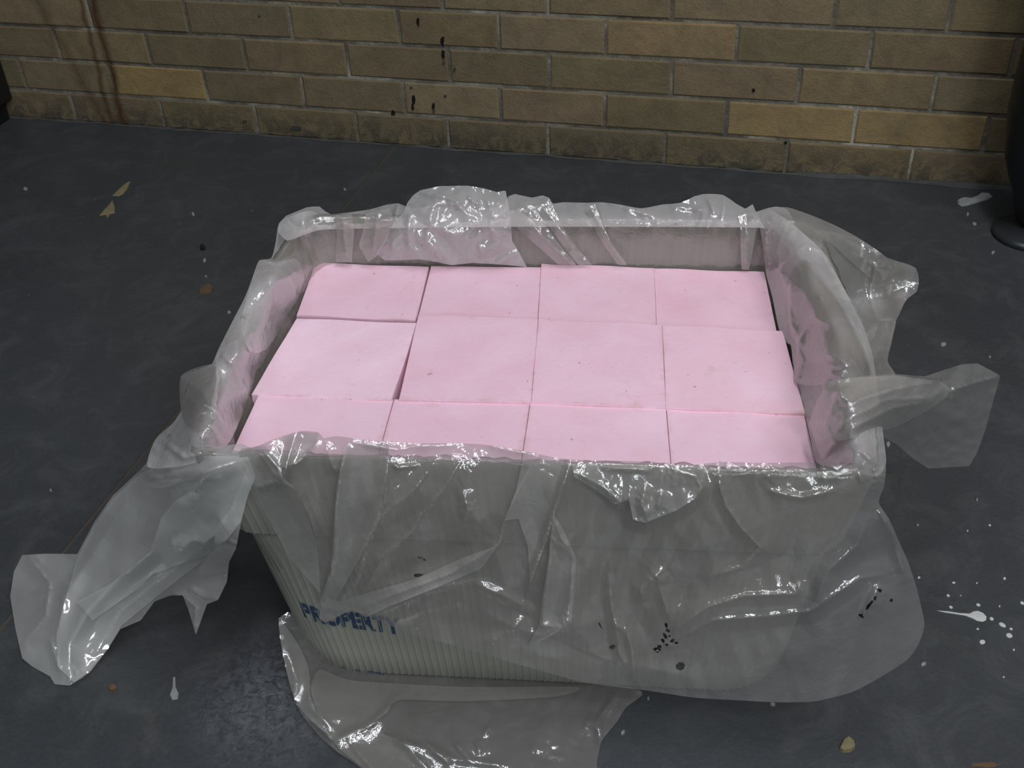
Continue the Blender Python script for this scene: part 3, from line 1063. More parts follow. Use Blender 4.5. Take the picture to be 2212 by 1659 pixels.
film('side_fold', [(560, 562), (600, 572), (628, 600), (640, 640), (618, 690), (575, 755), (540, 760), (520, 700), (535, 640)], L_CTL,
     [([(580, 590), (590, 650), (560, 720)], .005, 22)], [(40, .0015)], M_RIM_LIT, 4.0, seed=15, lift=.003, **FP)
film('corner_tab', [(391, 812), (458, 786), (475, 800), (480, 850), (470, 900), (430, 930), (394, 900)], L_CTL, [([(395, 815), (440, 850), (470, 900)], .004, 14)], [(40, .001)], M_DIRTY, 4.0, seed=16, lift=.004, **FP)

# --- big sleeve hanging from the front left corner down to the floor
G_CTL = [(520, 968, 'z', .268), (545, 1000, 'y', -.224), (534, 1075, 'y', -.228), (521, 1127, 'y', -.232), (508, 1184, 'y', -.238), (450, 980, 'z', .262), (380, 990, 'z', .235), (330, 1000, 'z', .205), (304, 1014, 'z', .18), (243, 1071, 'z', .135),
         (204, 1127, 'z', .10), (167, 1197, 'z', .06), (48, 1199, 'z', .035), (22, 1288, 'z', .012), (33, 1357, 'z', .006), (48, 1422, 'z', .004), (108, 1461, 'z', .004), (150, 1481, 'z', .003), (191, 1457, 'z', .003),
         (234, 1401, 'z', .008), (260, 1359, 'z', .02), (334, 1299, 'z', .045), (395, 1286, 'z', .06), (423, 1372, 'z', .035), (471, 1296, 'z', .075), (495, 1214, 'z', .11),
         (420, 1080, 'z', .205), (350, 1150, 'z', .145), (280, 1230, 'z', .085), (180, 1330, 'z', .035), (440, 1180, 'z', .145), (110, 1300, 'z', .03)]
G_FOLDS = [([(540, 990), (470, 1010), (430, 1045), (380, 1080), (350, 1120), (330, 1190), (262, 1245), (190, 1320), (150, 1390), (150, 1460)], .012, 34),
           ([(510, 1010), (400, 1020), (320, 1040), (250, 1120), (200, 1200), (140, 1290), (125, 1380)], .008, 26),
           ([(530, 1030), (500, 1100), (440, 1180), (350, 1250), (260, 1320), (200, 1420)], .008, 24, 'tent'), ([(410, 1270), (440, 1290), (470, 1290)], .004, 10), ([(395, 1286), (425, 1310), (423, 1370)], .006, 14, 'tent'),
           ([(60, 1200), (110, 1260), (100, 1330), (60, 1380)], .006, 20, 'tent'), ([(70, 1280), (150, 1260)], .004, 12), ([(110, 1380), (130, 1450)], .006, 12, 'tent'),
           ([(300, 1010), (350, 1040), (430, 1025), (500, 1000)], .007, 12, 'tent'), ([(430, 1035), (480, 1030)], .004, 8, 'tent'), ([(470, 1110), (490, 1160), (440, 1220)], .005, 20)] + crk((330, 1015, 30, .002), (380, 1030, 26, .002), (450, 1030, 18, .0016), (80, 1215, 24, .0018), (150, 1455, 26, .002), (320, 1310, 22, .0016), (390, 1280, 16, .0016), (60, 1400, 18, .0016))
film('corner_flap', [(542, 967), (560, 985), (552, 1020), (534, 1075), (521, 1127), (510, 1184), (495, 1214), (490, 1257), (471, 1296), (447, 1305), (423, 1372), (408, 1320), (395, 1286), (369, 1286), (334, 1299), (304, 1340), (260, 1359), (234, 1401),
                     (191, 1457), (150, 1481), (118, 1478), (108, 1461), (70, 1440), (48, 1422), (33, 1357), (22, 1288), (30, 1235), (48, 1199), (100, 1196), (167, 1197), (204, 1127), (243, 1071), (304, 1014), (330, 985), (380, 965), (440, 970), (490, 962), (520, 958)],
     G_CTL, G_FOLDS, [(110, .005)], M_SLEEVE, 4.0, smoothed=False, seed=30, **FP)
film('corner_flap', [(535, 985), (552, 1030), (534, 1075), (521, 1127), (480, 1180), (400, 1240), (334, 1292), (262, 1352), (234, 1399), (191, 1452), (160, 1474), (125, 1440), (122, 1370), (140, 1300), (167, 1205), (204, 1133), (243, 1078), (304, 1022), (360, 1000), (440, 985)],
     G_CTL, G_FOLDS, [(110, .005)], M_SLEEVE, 4.0, smoothed=False, seed=30, lift=.007, **FP)
film('corner_flap', [(520, 1000), (540, 1040), (530, 1090), (519, 1127), (490, 1165), (440, 1200), (370, 1225), (330, 1240), (300, 1270), (200, 1340), (165, 1300), (240, 1260), (325, 1190), (348, 1120), (375, 1085), (430, 1040), (470, 1010)],
     G_CTL, G_FOLDS, [(110, .005)], M_SLEEVE, 4.0, smoothed=False, seed=31, lift=.012, **FP)

# --- front drape
H_CTL = [(520, 980, 'y', -.214), (620, 955, 'y', -.211), (700, 955, 'y', -.211), (900, 972, 'y', -.211), (1100, 978, 'y', -.211), (1300, 1000, 'y', -.212), (1500, 1008, 'y', -.212), (1700, 1010, 'y', -.212), (1880, 1010, 'y', -.212),
         (600, 1010, 'y', -.2185), (800, 1020, 'y', -.2185), (1000, 1030, 'y', -.2185), (1200, 1040, 'y', -.2185), (1400, 1050, 'y', -.2185), (1600, 1055, 'y', -.2185), (1800, 1060, 'y', -.2185), (1900, 1060, 'y', -.212),
         (600, 1150, 'y', -.221), (800, 1180, 'y', -.226), (1000, 1200, 'y', -.226), (1200, 1200, 'y', -.226), (1400, 1200, 'y', -.226), (1600, 1200, 'y', -.226), (1800, 1200, 'y', -.224), (1940, 1180, 'y', -.205),
         (690, 1330, 'y', -.226), (850, 1330, 'y', -.230), (1000, 1370, 'y', -.234), (1200, 1420, 'y', -.238), (1250, 1470, 'y', -.240), (1400, 1400, 'y', -.238), (1450, 1495, 'y', -.244), (1600, 1400, 'y', -.240), (1600, 1512, 'y', -.246),
         (1760, 1514, 'y', -.244), (1800, 1380, 'y', -.236), (1900, 1462, 'y', -.236), (1994, 1330, 'y', -.212), (1970, 1240, 'y', -.205), (1900, 1300, 'y', -.226), (1912, 1000, 'y', -.208), (700, 940, 'y', -.208), (1000, 960, 'y', -.208), (1560, 999, 'y', -.209)]
H_CTL = [(a, b, c, v - .004 if c == 'y' else v) for a, b, c, v in H_CTL]
H_FOLDS = [([(1001, 985), (956, 1059), (908, 1112), (889, 1149), (822, 1209), (784, 1284)], .011, 26, 'tent'), ([(945, 985), (896, 1056), (822, 1119), (792, 1168), (782, 1216), (765, 1261), (728, 1302)], .009, 20, 'tent'),
           ([(1150, 1000), (1120, 1056), (1091, 1119), (1078, 1175), (1027, 1209), (971, 1239), (860, 1280), (784, 1310)], .012, 30, 'tent'), ([(1027, 1254), (934, 1272), (840, 1313), (788, 1336)], .008, 16, 'tent'),
           ([(1233, 990), (1210, 1067), (1173, 1179), (1143, 1261)], .010, 22, 'step'), ([(1027, 1261), (1083, 1284), (1154, 1321)], .006, 18), ([(1195, 1110), (1212, 1160), (1238, 1203), (1232, 1290), (1224, 1345), (1180, 1370), (1142, 1395)], .010, 20, 'tent'),
           ([(1182, 1130), (1190, 1200), (1176, 1300), (1172, 1350), (1220, 1355)], .007, 14, 'tent'), ([(1130, 1335), (1100, 1362), (1050, 1392)], .007, 13, 'tent'), ([(1241, 1019), (1298, 1048), (1339, 1085), (1362, 1070)], .008, 16, 'tent'),
           ([(1360, 1050), (1360, 1077), (1368, 1122), (1393, 1128), (1462, 1101), (1507, 1073), (1516, 1052), (1503, 1028), (1440, 1010)], .010, 18, 'tent'), ([(1395, 1045), (1385, 1090), (1400, 1120)], .007, 12, 'tent'), ([(1430, 1060), (1420, 1100)], .006, 12, 'tent'),
           ([(1545, 1000), (1555, 1050), (1569, 1093), (1602, 1142), (1643, 1183), (1602, 1224), (1520, 1249)], .006, 16, 'tent'), ([(1434, 1228), (1384, 1273), (1389, 1302)], .010, 14, 'tent'), ([(1450, 1364), (1528, 1310), (1610, 1286), (1725, 1282), (1728, 1265)], .010, 18, 'tent'),
           ([(1458, 1382), (1540, 1339), (1651, 1331), (1749, 1319), (1856, 1249), (1909, 1241)], .010, 20, 'tent'), ([(1315, 1240), (1319, 1294), (1331, 1364), (1339, 1413), (1368, 1462)], .009, 14, 'tent'), ([(1352, 1355), (1364, 1400), (1370, 1462)], .008, 12, 'tent'),
           ([(1425, 1269), (1446, 1335)], .007, 12, 'tent'), ([(1897, 1101), (1925, 1150), (1940, 1200), (1960, 1260)], .010, 30), ([(1880, 1110), (1850, 1180), (1790, 1230), (1760, 1300)], .007, 40), ([(640, 935), (620, 1000), (610, 1050)], .006, 18),
           ([(560, 975), (590, 1020), (640, 1060), (670, 1120), (690, 1190)], .010, 24, 'tent'), ([(565, 970), (600, 1010), (612, 1040)], .008, 12, 'tent'), ([(555, 1055), (585, 1043), (605, 1040)], .006, 9, 'tent'), ([(690, 950), (660, 985), (620, 1015)], .007, 14, 'tent'),
           ([(700, 955), (720, 1010), (735, 1020)], .006, 12, 'tent'), ([(750, 960), (735, 1020), (725, 1100), (722, 1200), (700, 1290)], .010, 18, 'step'), ([(840, 960), (830, 1080), (800, 1160), (770, 1230), (735, 1300)], .010, 20, 'tent'),
           ([(905, 1005), (860, 1010), (845, 1000)], .004, 9), ([(780, 960), (860, 972), (900, 965), (980, 962)], .005, 9, 'tent'), ([(1050, 962), (1090, 972), (1160, 985), (1130, 1010)], .005, 9, 'tent'), ([(1430, 1000), (1400, 1015), (1300, 1010)], .005, 9),
           ([(1560, 1010), (1600, 1018), (1640, 1010), (1700, 1020)], .005, 9, 'tent'), ([(1770, 1010), (1780, 1035), (1800, 1030), (1850, 1015)], .006, 8, 'tent'), ([(1855, 1020), (1862, 1045)], .005, 8, 'tent'), ([(1660, 1005), (1690, 1025), (1650, 1030)], .004, 8, 'tent'),
           ([(1660, 1060), (1730, 1075), (1800, 1060)], .005, 14), ([(1000, 1300), (1100, 1350), (1300, 1420), (1500, 1465)], .004, 40), ([(1000, 1060), (1010, 1100), (1000, 1125)], .007, 14, 'tent'), ([(1900, 1262), (1880, 1300), (1860, 1335)], .007, 9, 'tent')]
H_FOLDS += crk((1008, 1105, 26, .0022), (1212, 1165, 30, .0024), (1385, 1095, 34, .0020), (1318, 1070, 24, .002), (830, 1262, 34, .0014), (1222, 1345, 20, .002), (1108, 1380, 16, .002), (1335, 1352, 18, .002),
               (1422, 1250, 20, .002), (1660, 1015, 34, .0018), (1800, 1025, 36, .0018), (1565, 1018, 26, .0016), (592, 1030, 26, .0016), (900, 985, 34, .0012), (1020, 1000, 30, .0014), (1260, 1010, 26, .0014), (1460, 1020, 30, .0016),
               (1895, 1030, 26, .002), (1900, 1290, 18, .0018), (1440, 1385, 20, .0016), (1000, 1225, 20, .0012), (700, 1300, 16, .0016), (1725, 1270, 14, .002))
film('front_drape', [(505, 985), (530, 972), (560, 962), (600, 945), (650, 931), (688, 934), (700, 947), (725, 942), (800, 951), (900, 957), (1000, 958), (1060, 962), (1140, 976), (1210, 990), (1300, 995), (1400, 997), (1480, 1005), (1560, 998), (1640, 1000),
                     (1760, 999), (1850, 1004), (1885, 990), (1908, 975), (1914, 1010), (1910, 1050), (1898, 1085), (1920, 1120), (1940, 1165), (1962, 1215), (1980, 1270), (1992, 1320), (1997, 1350), (1985, 1390), (1960, 1425), (1900, 1464), (1840, 1495), (1760, 1515), (1680, 1517), (1600, 1513),
                     (1500, 1507), (1400, 1492), (1300, 1480), (1250, 1472), (1180, 1452), (1050, 1415), (950, 1386), (880, 1366), (830, 1345), (785, 1326), (762, 1317), (735, 1330), (702, 1346), (690, 1338), (685, 1310), (692, 1285), (660, 1245), (627, 1207), (590, 1140), (560, 1085), (540, 1045)],
     H_CTL, H_FOLDS, [(130, .005), (52, .0010)], M_FILM, 3.2, seed=41, **FP)
for pts, lf, sd in (([(752, 958), (840, 960), (838, 1000), (820, 1120), (775, 1210), (745, 1262), (722, 1300), (712, 1285), (720, 1170), (727, 1060), (738, 1000)], .006, 50),
                    ([(555, 985), (600, 1020), (640, 1058), (666, 1120), (686, 1180), (692, 1282), (660, 1245), (627, 1207), (590, 1140), (560, 1084), (542, 1030)], .007, 51),
                    ([(690, 1337), (694, 1290), (712, 1235), (728, 1300), (790, 1282), (900, 1250), (1000, 1205), (1076, 1178), (1040, 1228), (930, 1275), (840, 1310), (790, 1334), (762, 1316), (735, 1329), (704, 1344)], .006, 52),
                    ([(1130, 990), (1225, 996), (1212, 1060), (1180, 1170), (1145, 1262), (1140, 1180), (1120, 1120), (1090, 1125), (1115, 1060)], .006, 53),
                    ([(1236, 1002), (1380, 1004), (1500, 1020), (1518, 1052), (1500, 1078), (1462, 1102), (1395, 1130), (1368, 1122), (1358, 1080), (1330, 1090), (1290, 1060), (1240, 1030)], .006, 54),
                    ([(1195, 1110), (1215, 1140), (1245, 1205), (1240, 1290), (1234, 1345), (1180, 1380), (1140, 1396), (1165, 1350), (1172, 1290), (1186, 1200)], .006, 55),
                    ([(520, 970), (570, 962), (600, 985), (612, 1040), (590, 1060), (560, 1056), (540, 1040), (515, 1000)], .010, 56),
                    ([(600, 948), (650, 933), (690, 936), (680, 965), (640, 1000), (612, 1010), (580, 985)], .005, 57)):
    film('pleat', pts, H_CTL, H_FOLDS, [(130, .005), (52, .0010)], M_FILM2, 3.4, smoothed=False, seed=41, lift=lf, **FP)

# --- right side: balloon behind the rim, tube over the rim, folded-back strips
R_CTL = [(1660, 470, 'z', .265), (1700, 450, 'z', .270), (1745, 464, 'z', .268), (1850, 512, 'z', .250), (1915, 556, 'z', .235), (1978, 580, 'z', .225), (1984, 612, 'z', .21), (1950, 680, 'z', .205), (1925, 750, 'z', .205), (1935, 812, 'z', .21),
         (1880, 650, 'z', .19), (1850, 600, 'z', .215), (1800, 540, 'z', .250), (1760, 560, 'z', .262), (1800, 640, 'z', .225), (1850, 740, 'z', .215), (1885, 800, 'z', .225)]
film('side_drape', [(1650, 470), (1675, 449), (1702, 448), (1745, 462), (1800, 485), (1850, 511), (1890, 537), (1916, 556), (1945, 566), (1978, 578), (1985, 605), (1980, 630), (1960, 645), (1947, 668), (1936, 692), (1925, 745), (1917, 780), (1936, 812), (1905, 822), (1870, 800), (1845, 740), (1805, 660), (1770, 600), (1730, 560), (1690, 520)],
     R_CTL,
     [([(1680, 470), (1740, 470), (1800, 500), (1880, 560), (1905, 600)], .006, 26), ([(1710, 540), (1760, 520), (1775, 530), (1760, 545)], .008, 14, 'tent'), ([(1786, 570), (1806, 600), (1850, 670), (1865, 700), (1860, 735)], .010, 18, 'tent'),
      ([(1740, 555), (1780, 575), (1830, 650), (1845, 690)], .009, 22, 'tent'), ([(1894, 566), (1880, 630), (1884, 660), (1896, 690)], .008, 12, 'tent'), ([(1896, 690), (1935, 692)], .007, 9, 'tent'), ([(1900, 700), (1875, 720), (1860, 745)], .006, 12, 'tent'),
      ([(1905, 785), (1897, 810)], .006, 8, 'tent'), ([(1850, 690), (1845, 720), (1855, 740)], .007, 10, 'tent')],
     [(70, .003), (26, .0012)], M_FILM2, 4.0, seed=60, **FP)
T_CTL = [(1652, 590, 'z', .222), (1676, 690, 'z', .222), (1714, 790, 'z', .222), (1736, 880, 'z', .222), (1762, 985, 'z', .225), (1640, 478, 'z', .262), (1700, 500, 'z', .276), (1755, 580, 'z', .279), (1800, 680, 'z', .280), (1835, 790, 'z', .279), (1860, 900, 'z', .276), (1875, 990, 'z', .270),
         (1790, 560, 'z', .264), (1832, 640, 'z', .264), (1872, 720, 'z', .262), (1890, 800, 'z', .25), (1906, 900, 'z', .25), (1914, 990, 'z', .25), (1690, 590, 'z', .245), (1740, 700, 'z', .248), (1780, 850, 'z', .248)]
T_FOLDS = [([(1700, 560), (1740, 530), (1776, 545), (1810, 600), (1850, 680)], .009, 18, 'tent'), ([(1738, 695), (1765, 690), (1790, 700)], .007, 11, 'tent'), ([(1780, 765), (1810, 775), (1838, 790)], .006, 9, 'tent'), ([(1752, 782), (1800, 790), (1838, 792)], .006, 9, 'tent'),
           ([(1712, 600), (1706, 650), (1708, 700), (1730, 740)], .008, 16, 'tent'), ([(1740, 715), (1722, 750), (1735, 780), (1715, 830)], .006, 12), ([(1765, 640), (1775, 645)], .003, 8), ([(1788, 795), (1800, 810), (1828, 815)], .006, 8, 'tent'), ([(1670, 470), (1655, 520), (1660, 570)], .006, 14, 'tent'),
           ([(1700, 480), (1680, 540), (1690, 600), (1700, 650)], .006, 16, 'tent'), ([(1870, 985), (1890, 1000), (1912, 1005)], .005, 10), ([(1862, 975), (1882, 990)], .006, 8, 'tent'), ([(1720, 820), (1760, 830), (1800, 825)], .006, 12)] + crk((1768, 690, 18, .002), (1800, 780, 22, .002), (1795, 820, 22, .0022), (1735, 760, 16, .002), (1890, 1000, 20, .002), (1680, 480, 22, .002))
film('side_fold', [(1640, 474), (1662, 452), (1680, 462), (1708, 480), (1740, 508), (1780, 545), (1808, 595), (1838, 650), (1865, 705), (1882, 755), (1892, 810), (1900, 870), (1908, 940), (1914, 1000), (1895, 1030), (1840, 1018), (1790, 1008), (1762, 998), (1750, 945), (1736, 885),
                   (1722, 845), (1713, 790), (1708, 745), (1690, 735), (1680, 700), (1668, 640), (1655, 592), (1648, 530)],
     T_CTL, T_FOLDS, [(55, .0034), (22, .0014)], M_RIM_LIT, 3.4, seed=64, **FP)
film('side_fold', [(1700, 600), (1735, 560), (1770, 590), (1805, 640), (1840, 700), (1868, 760), (1880, 815), (1800, 830), (1720, 828), (1716, 780), (1722, 745), (1708, 720), (1703, 660)], T_CTL, T_FOLDS, [(55, .0026)], M_FILM, 4.0, seed=64, lift=.005, **FP)
for pts, lf in (([(1896, 560), (1930, 563), (1977, 580), (1958, 640), (1936, 690), (1897, 689), (1884, 660), (1878, 636)], .006), ([(1897, 692), (1935, 693), (1922, 748), (1917, 785), (1934, 810), (1885, 806), (1856, 742)], .007),
                ([(1790, 500), (1850, 515), (1915, 558), (1900, 570), (1880, 600), (1800, 530), (1760, 500)], .004)):
    film('pleat', pts, R_CTL, [], [(50, .003), (20, .001)], M_FILM, 4.0, seed=61, lift=lf, **FP)

# --- pointed flap sticking out to the right
J_CTL = [(1765, 985, 'z', .232), (1750, 915, 'z', .245), (1787, 825, 'z', .288), (1860, 815, 'z', .290), (1930, 810, 'z', .283), (2030, 805, 'z', .255), (2112, 786, 'z', .238), (2160, 811, 'z', .225), (2129, 927, 'z', .175), (2093, 1008, 'z', .145),
         (2006, 1012, 'z', .150), (1939, 961, 'z', .20), (1901, 940, 'z', .24), (1854, 943, 'z', .268), (1804, 957, 'z', .262), (1778, 991, 'z', .235), (1950, 870, 'z', .262), (2060, 890, 'z', .215), (1850, 880, 'z', .285)]
J_FOLDS = [([(1812, 838), (1820, 860), (1838, 868)], .010, 12, 'tent'), ([(1812, 890), (1860, 862), (1940, 838), (2030, 822)], .010, 16, 'tent'), ([(1830, 942), (1850, 920), (1930, 880), (2020, 866)], .011, 18, 'tent'), ([(2050, 845), (2100, 828), (2158, 812)], .010, 16, 'tent'),
           ([(1800, 925), (1850, 895), (1920, 862), (2010, 860), (2030, 840)], .006, 12, 'tent'), ([(2040, 825), (2055, 850), (2056, 870)], .007, 14, 'tent'), ([(1800, 955), (1785, 920), (1800, 880), (1812, 840)], .009, 16, 'tent'), ([(1958, 810), (2030, 818)], .006, 8),
           ([(1990, 900), (1970, 940), (1990, 980)], .004, 20), ([(2078, 787), (2090, 850), (2080, 930)], .004, 24)] + crk((1820, 860, 18, .0024), (1830, 935, 16, .002), (1990, 850, 20, .0014), (2060, 840, 14, .002))
film('pointed_flap', [(1776, 996), (1762, 960), (1747, 913), (1764, 864), (1787, 822), (1859, 813), (1930, 808), (1998, 813), (2027, 803), (2078, 787), (2112, 785), (2161, 811), (2150, 850), (2129, 927), (2112, 975), (2094, 1007), (2006, 1012), (1973, 991), (1939, 961), (1901, 940), (1854, 943), (1804, 957)],
     J_CTL, J_FOLDS, [(60, .0034), (24, .0014)], M_FILM, 3.4, smoothed=False, seed=70, **FP)
film('pointed_flap', [(1774, 990), (1748, 913), (1765, 866), (1789, 824), (1859, 815), (1930, 811), (2030, 822), (2054, 842), (2040, 862), (1990, 895), (1930, 925), (1856, 943), (1804, 955)], J_CTL, J_FOLDS, [(60, .003)], M_FILM2, 4.0, smoothed=False, seed=70, lift=.006, **FP)

# --- second bag lying under the tote on the floor
sheet = empty('plastic_sheet', (0, -0.25, 0), label='sheet of clear plastic spread on the floor under the front of the tote', category='plastic sheet')
K_CTL = [(603, 1338, 'z', .050), (612, 1420, 'z', .030), (632, 1500, 'z', .012), (650, 1540, 'z', .006), (690, 1590, 'z', .004), (790, 1660, 'z', .003), (1270, 1690, 'z', .003), (1330, 1560, 'z', .004), (1385, 1495, 'z', .004), (1250, 1482, 'z', .003), (1000, 1484, 'z', .003), (1250, 1462, 'z', .001), (1000, 1452, 'z', .001), (850, 1444, 'z', .001),
         (800, 1478, 'z', .006), (690, 1450, 'z', .014), (640, 1390, 'z', .030), (720, 1410, 'z', .012), (655, 1335, 'z', .045), (900, 1560, 'z', .004), (1100, 1600, 'z', .004), (760, 1560, 'z', .006), (690, 1520, 'z', .014)]
K_FOLDS = [([(668, 1450), (675, 1530), (718, 1575)], .008, 14, 'tent'), ([(862, 1500), (835, 1535), (800, 1565), (720, 1602)], .008, 12, 'tent'), ([(640, 1542), (680, 1560), (720, 1602)], .006, 11, 'tent'), ([(842, 1588), (880, 1615), (925, 1665)], .008, 10, 'tent'),
           ([(915, 1600), (975, 1655)], .007, 8, 'tent'), ([(982, 1605), (1018, 1642)], .007, 9, 'tent'), ([(1030, 1600), (1036, 1630)], .006, 7, 'tent'), ([(715, 1620), (770, 1662)], .007, 9, 'tent'), ([(1262, 1558), (1302, 1580)], .006, 9, 'tent'),
           ([(620, 1400), (640, 1470), (632, 1520)], .006, 12, 'tent'), ([(760, 1610), (830, 1690)], .006, 10, 'tent'), ([(1045, 1590), (1060, 1570)], .005, 8, 'tent'), ([(860, 1600), (980, 1640), (1100, 1655)], .005, 16), ([(1330, 1500), (1290, 1560), (1300, 1620)], .004, 14)] + crk((870, 1600, 26, .002), (1010, 1615, 26, .002), (1040, 1610, 20, .002), (1280, 1565, 24, .0018), (720, 1600, 20, .0018), (640, 1480, 16, .0018), (1180, 1590, 40, .0012), (930, 1630, 24, .002))
film('film', [(602, 1336), (605, 1380), (612, 1420), (622, 1465), (632, 1500), (650, 1540), (690, 1590), (730, 1625), (775, 1655), (850, 1720), (1000, 1740), (1265, 1720), (1290, 1640), (1300, 1600), (1332, 1560), (1352, 1528), (1387, 1494), (1250, 1462), (1000, 1452), (850, 1444), (760, 1430), (718, 1410), (685, 1375), (655, 1335), (620, 1322)],
     K_CTL, K_FOLDS, [(80, .0022), (34, .0011), (16, .0004)], M_FILM, 4.5, seed=80, parent=sheet)
film('fold', [(603, 1340), (640, 1385), (666, 1440), (670, 1500), (690, 1550), (716, 1592), (660, 1545), (634, 1500), (615, 1430)], K_CTL, K_FOLDS, [(80, .0022)], M_FILM2, 4.5, seed=80, lift=.004, parent=sheet)
film('fold', [(690, 1446), (760, 1470), (1000, 1484), (1250, 1484), (1200, 1505), (1000, 1515), (860, 1512), (835, 1540), (790, 1570), (720, 1600), (690, 1550), (672, 1490)], K_CTL, K_FOLDS, [(80, .0022)], M_FILM, 4.5, seed=80, lift=.004, parent=sheet)
film('fold', [(722, 1602), (780, 1575), (840, 1590), (880, 1615), (930, 1665), (1000, 1710), (860, 1705), (780, 1655)], K_CTL, K_FOLDS, [(80, .0022)], M_FILM, 4.5, seed=80, lift=.004, parent=sheet)

# ------------------------------------------------------------------ small things
def flake(name, pts, thick, mat, label, category, group=None, z0=0.0, parent=None, dome=0.0):
    """flat chip lying on the floor from an outline"""
    P = [at(x, y, 'z', z0)[:2] for x, y in pts]
    c = sum(P) / len(P)
    n = len(P)
    V = [(p[0] - c[0], p[1] - c[1], 0) for p in P] + [((p[0] - c[0]) * .93, (p[1] - c[1]) * .93, thick * (0.8 + 0.4 * ((i * 7) % 3) / 3)) for i, p in enumerate(P)] + [(0, 0, thick * 1.15 + dome)]
    Fc = [tuple(range(n - 1, -1, -1))] + [(i, (i + 1) % n, n + (i + 1) % n, n + i) for i in range(n)] + [(n + i, n + (i + 1) % n, 2 * n) for i in range(n)]
    o = mesh_obj(name, V, Fc, mat, parent)
    bm = bmesh.new()
    bm.from_mesh(o.data)
    bmesh.ops.recalc_face_normals(bm, faces=bm.faces[:])
    bm.to_mesh(o.data)
    bm.free()
    o.location = (c[0], c[1], z0) if parent is None else (c[0] - parent.location[0], c[1] - parent.location[1], z0 - parent.location[2])
    if label:
        tag(o, label, category, group)
    return o


def blob(cx, cy, rx, ry, n=12, rough=0.0, rot=0.0):
    out = []
    for i in range(n):
        a = 2 * math.pi * i / n
        r = 1 + random.uniform(-rough, rough)
        x, y = rx * r * math.cos(a), ry * r * math.sin(a)
        out.append((cx + x * math.cos(rot) - y * math.sin(rot), cy + x * math.sin(rot) + y * math.cos(rot)))
    return out[::-1]


# white paint splash: a drop with a long tail, small drops around it
c0 = at(2110, 1332, 'z', 0)
spl = empty('paint_splash', (c0[0], c0[1], 0), label='white paint splash with a long thin tail and scattered drops on the floor', category='paint')
tail = [(2023, 1319), (2045, 1321), (2070, 1325), (2095, 1326), (2104, 1321), (2114, 1320), (2124, 1324), (2131, 1332), (2130, 1340), (2122, 1343), (2110, 1341), (2098, 1335), (2085, 1330), (2066, 1327), (2045, 1324)]
flake('main_drop', tail, .0006, M_PAINT, None, None, parent=spl)
for x, y, rx, ry, rt in ((2142, 1337, 5, 3.4, .4), (2165, 1350, 9, 4, .5), (2184, 1359, 4, 2.4, .3), (2180, 1373, 7.5, 5, .4), (2122, 1387, 6.5, 5, 0), (2112, 1359, 3, 2, 0), (2113, 1307, 5, 3, .4), (2048, 1287, 4, 2.6, .5), (2054, 1312, 4.4, 2.8, .5),
                         (2075, 1287, 1.6, 1.2, 0), (2170, 1250, 3, 3, 0), (1985, 1248, 3, 2.4, 0), (2190, 1404, 2.5, 2, 0), (2208, 1303, 5, 3, .5), (2110, 1260, 2, 1.5, 0), (2060, 1259, 4, 2, 0), (2159, 1310, 2, 2, 0), (2168, 1463, 2.6, 1.6, .4), (2138, 1135, 3, 2, .4), (2090, 1147, 2, 1.6, 0)):
    flake('paint_drop', blob(x, y, rx, ry, 10, .06, rt), .0005, M_PAINT, None, None, parent=spl)

# scrap of paper at the foot of the wall
flake('paper_scrap', [(2068, 433), (2070, 441), (2078, 446), (2090, 444), (2110, 438), (2135, 431), (2144, 425), (2138, 419), (2122, 418), (2112, 424), (2095, 431), (2080, 429)], .0022, M_PAPER, 'grey strip of crumpled paper on the floor against the brick wall', 'paper scrap')
flake('tan_flake', [(282, 392), (274, 395), (262, 405), (250, 416), (243, 423), (256, 424), (266, 419), (275, 408)], .0010, M_TAN, 'long tan flake on the dark floor near the left end of the wall', 'flake')
flake('tan_flake', [(243, 433), (234, 445), (224, 455), (215, 466), (228, 464), (232, 472), (238, 462), (248, 460), (248, 447)], .0010, M_TAN, 'ragged tan flake just below the longer one at upper left', 'flake')
flake('brown_crumb', [(430, 628), (440, 620), (452, 616), (462, 622), (458, 632), (442, 635), (432, 636)], .003, M_BROWN, 'brown crumb on the floor to the left of the tote', 'crumb')
flake('brown_crumb', [(236, 1486), (241, 1480), (250, 1482), (255, 1488), (247, 1494), (238, 1494)], .003, M_BROWN, 'reddish brown crumb below the left plastic flap', 'crumb')
flake('stone_chip', [(1813, 1620), (1822, 1602), (1832, 1596), (1844, 1604), (1847, 1616), (1838, 1625), (1820, 1626)], .004, M_TAN, 'tan stone chip on the floor at lower right in front of the tote', 'stone')
flake('dark_crumb', blob(438, 536, 7, 5, 8, .2), .003, M_SOOT, 'black crumb on the floor left of the tote back corner', 'crumb')
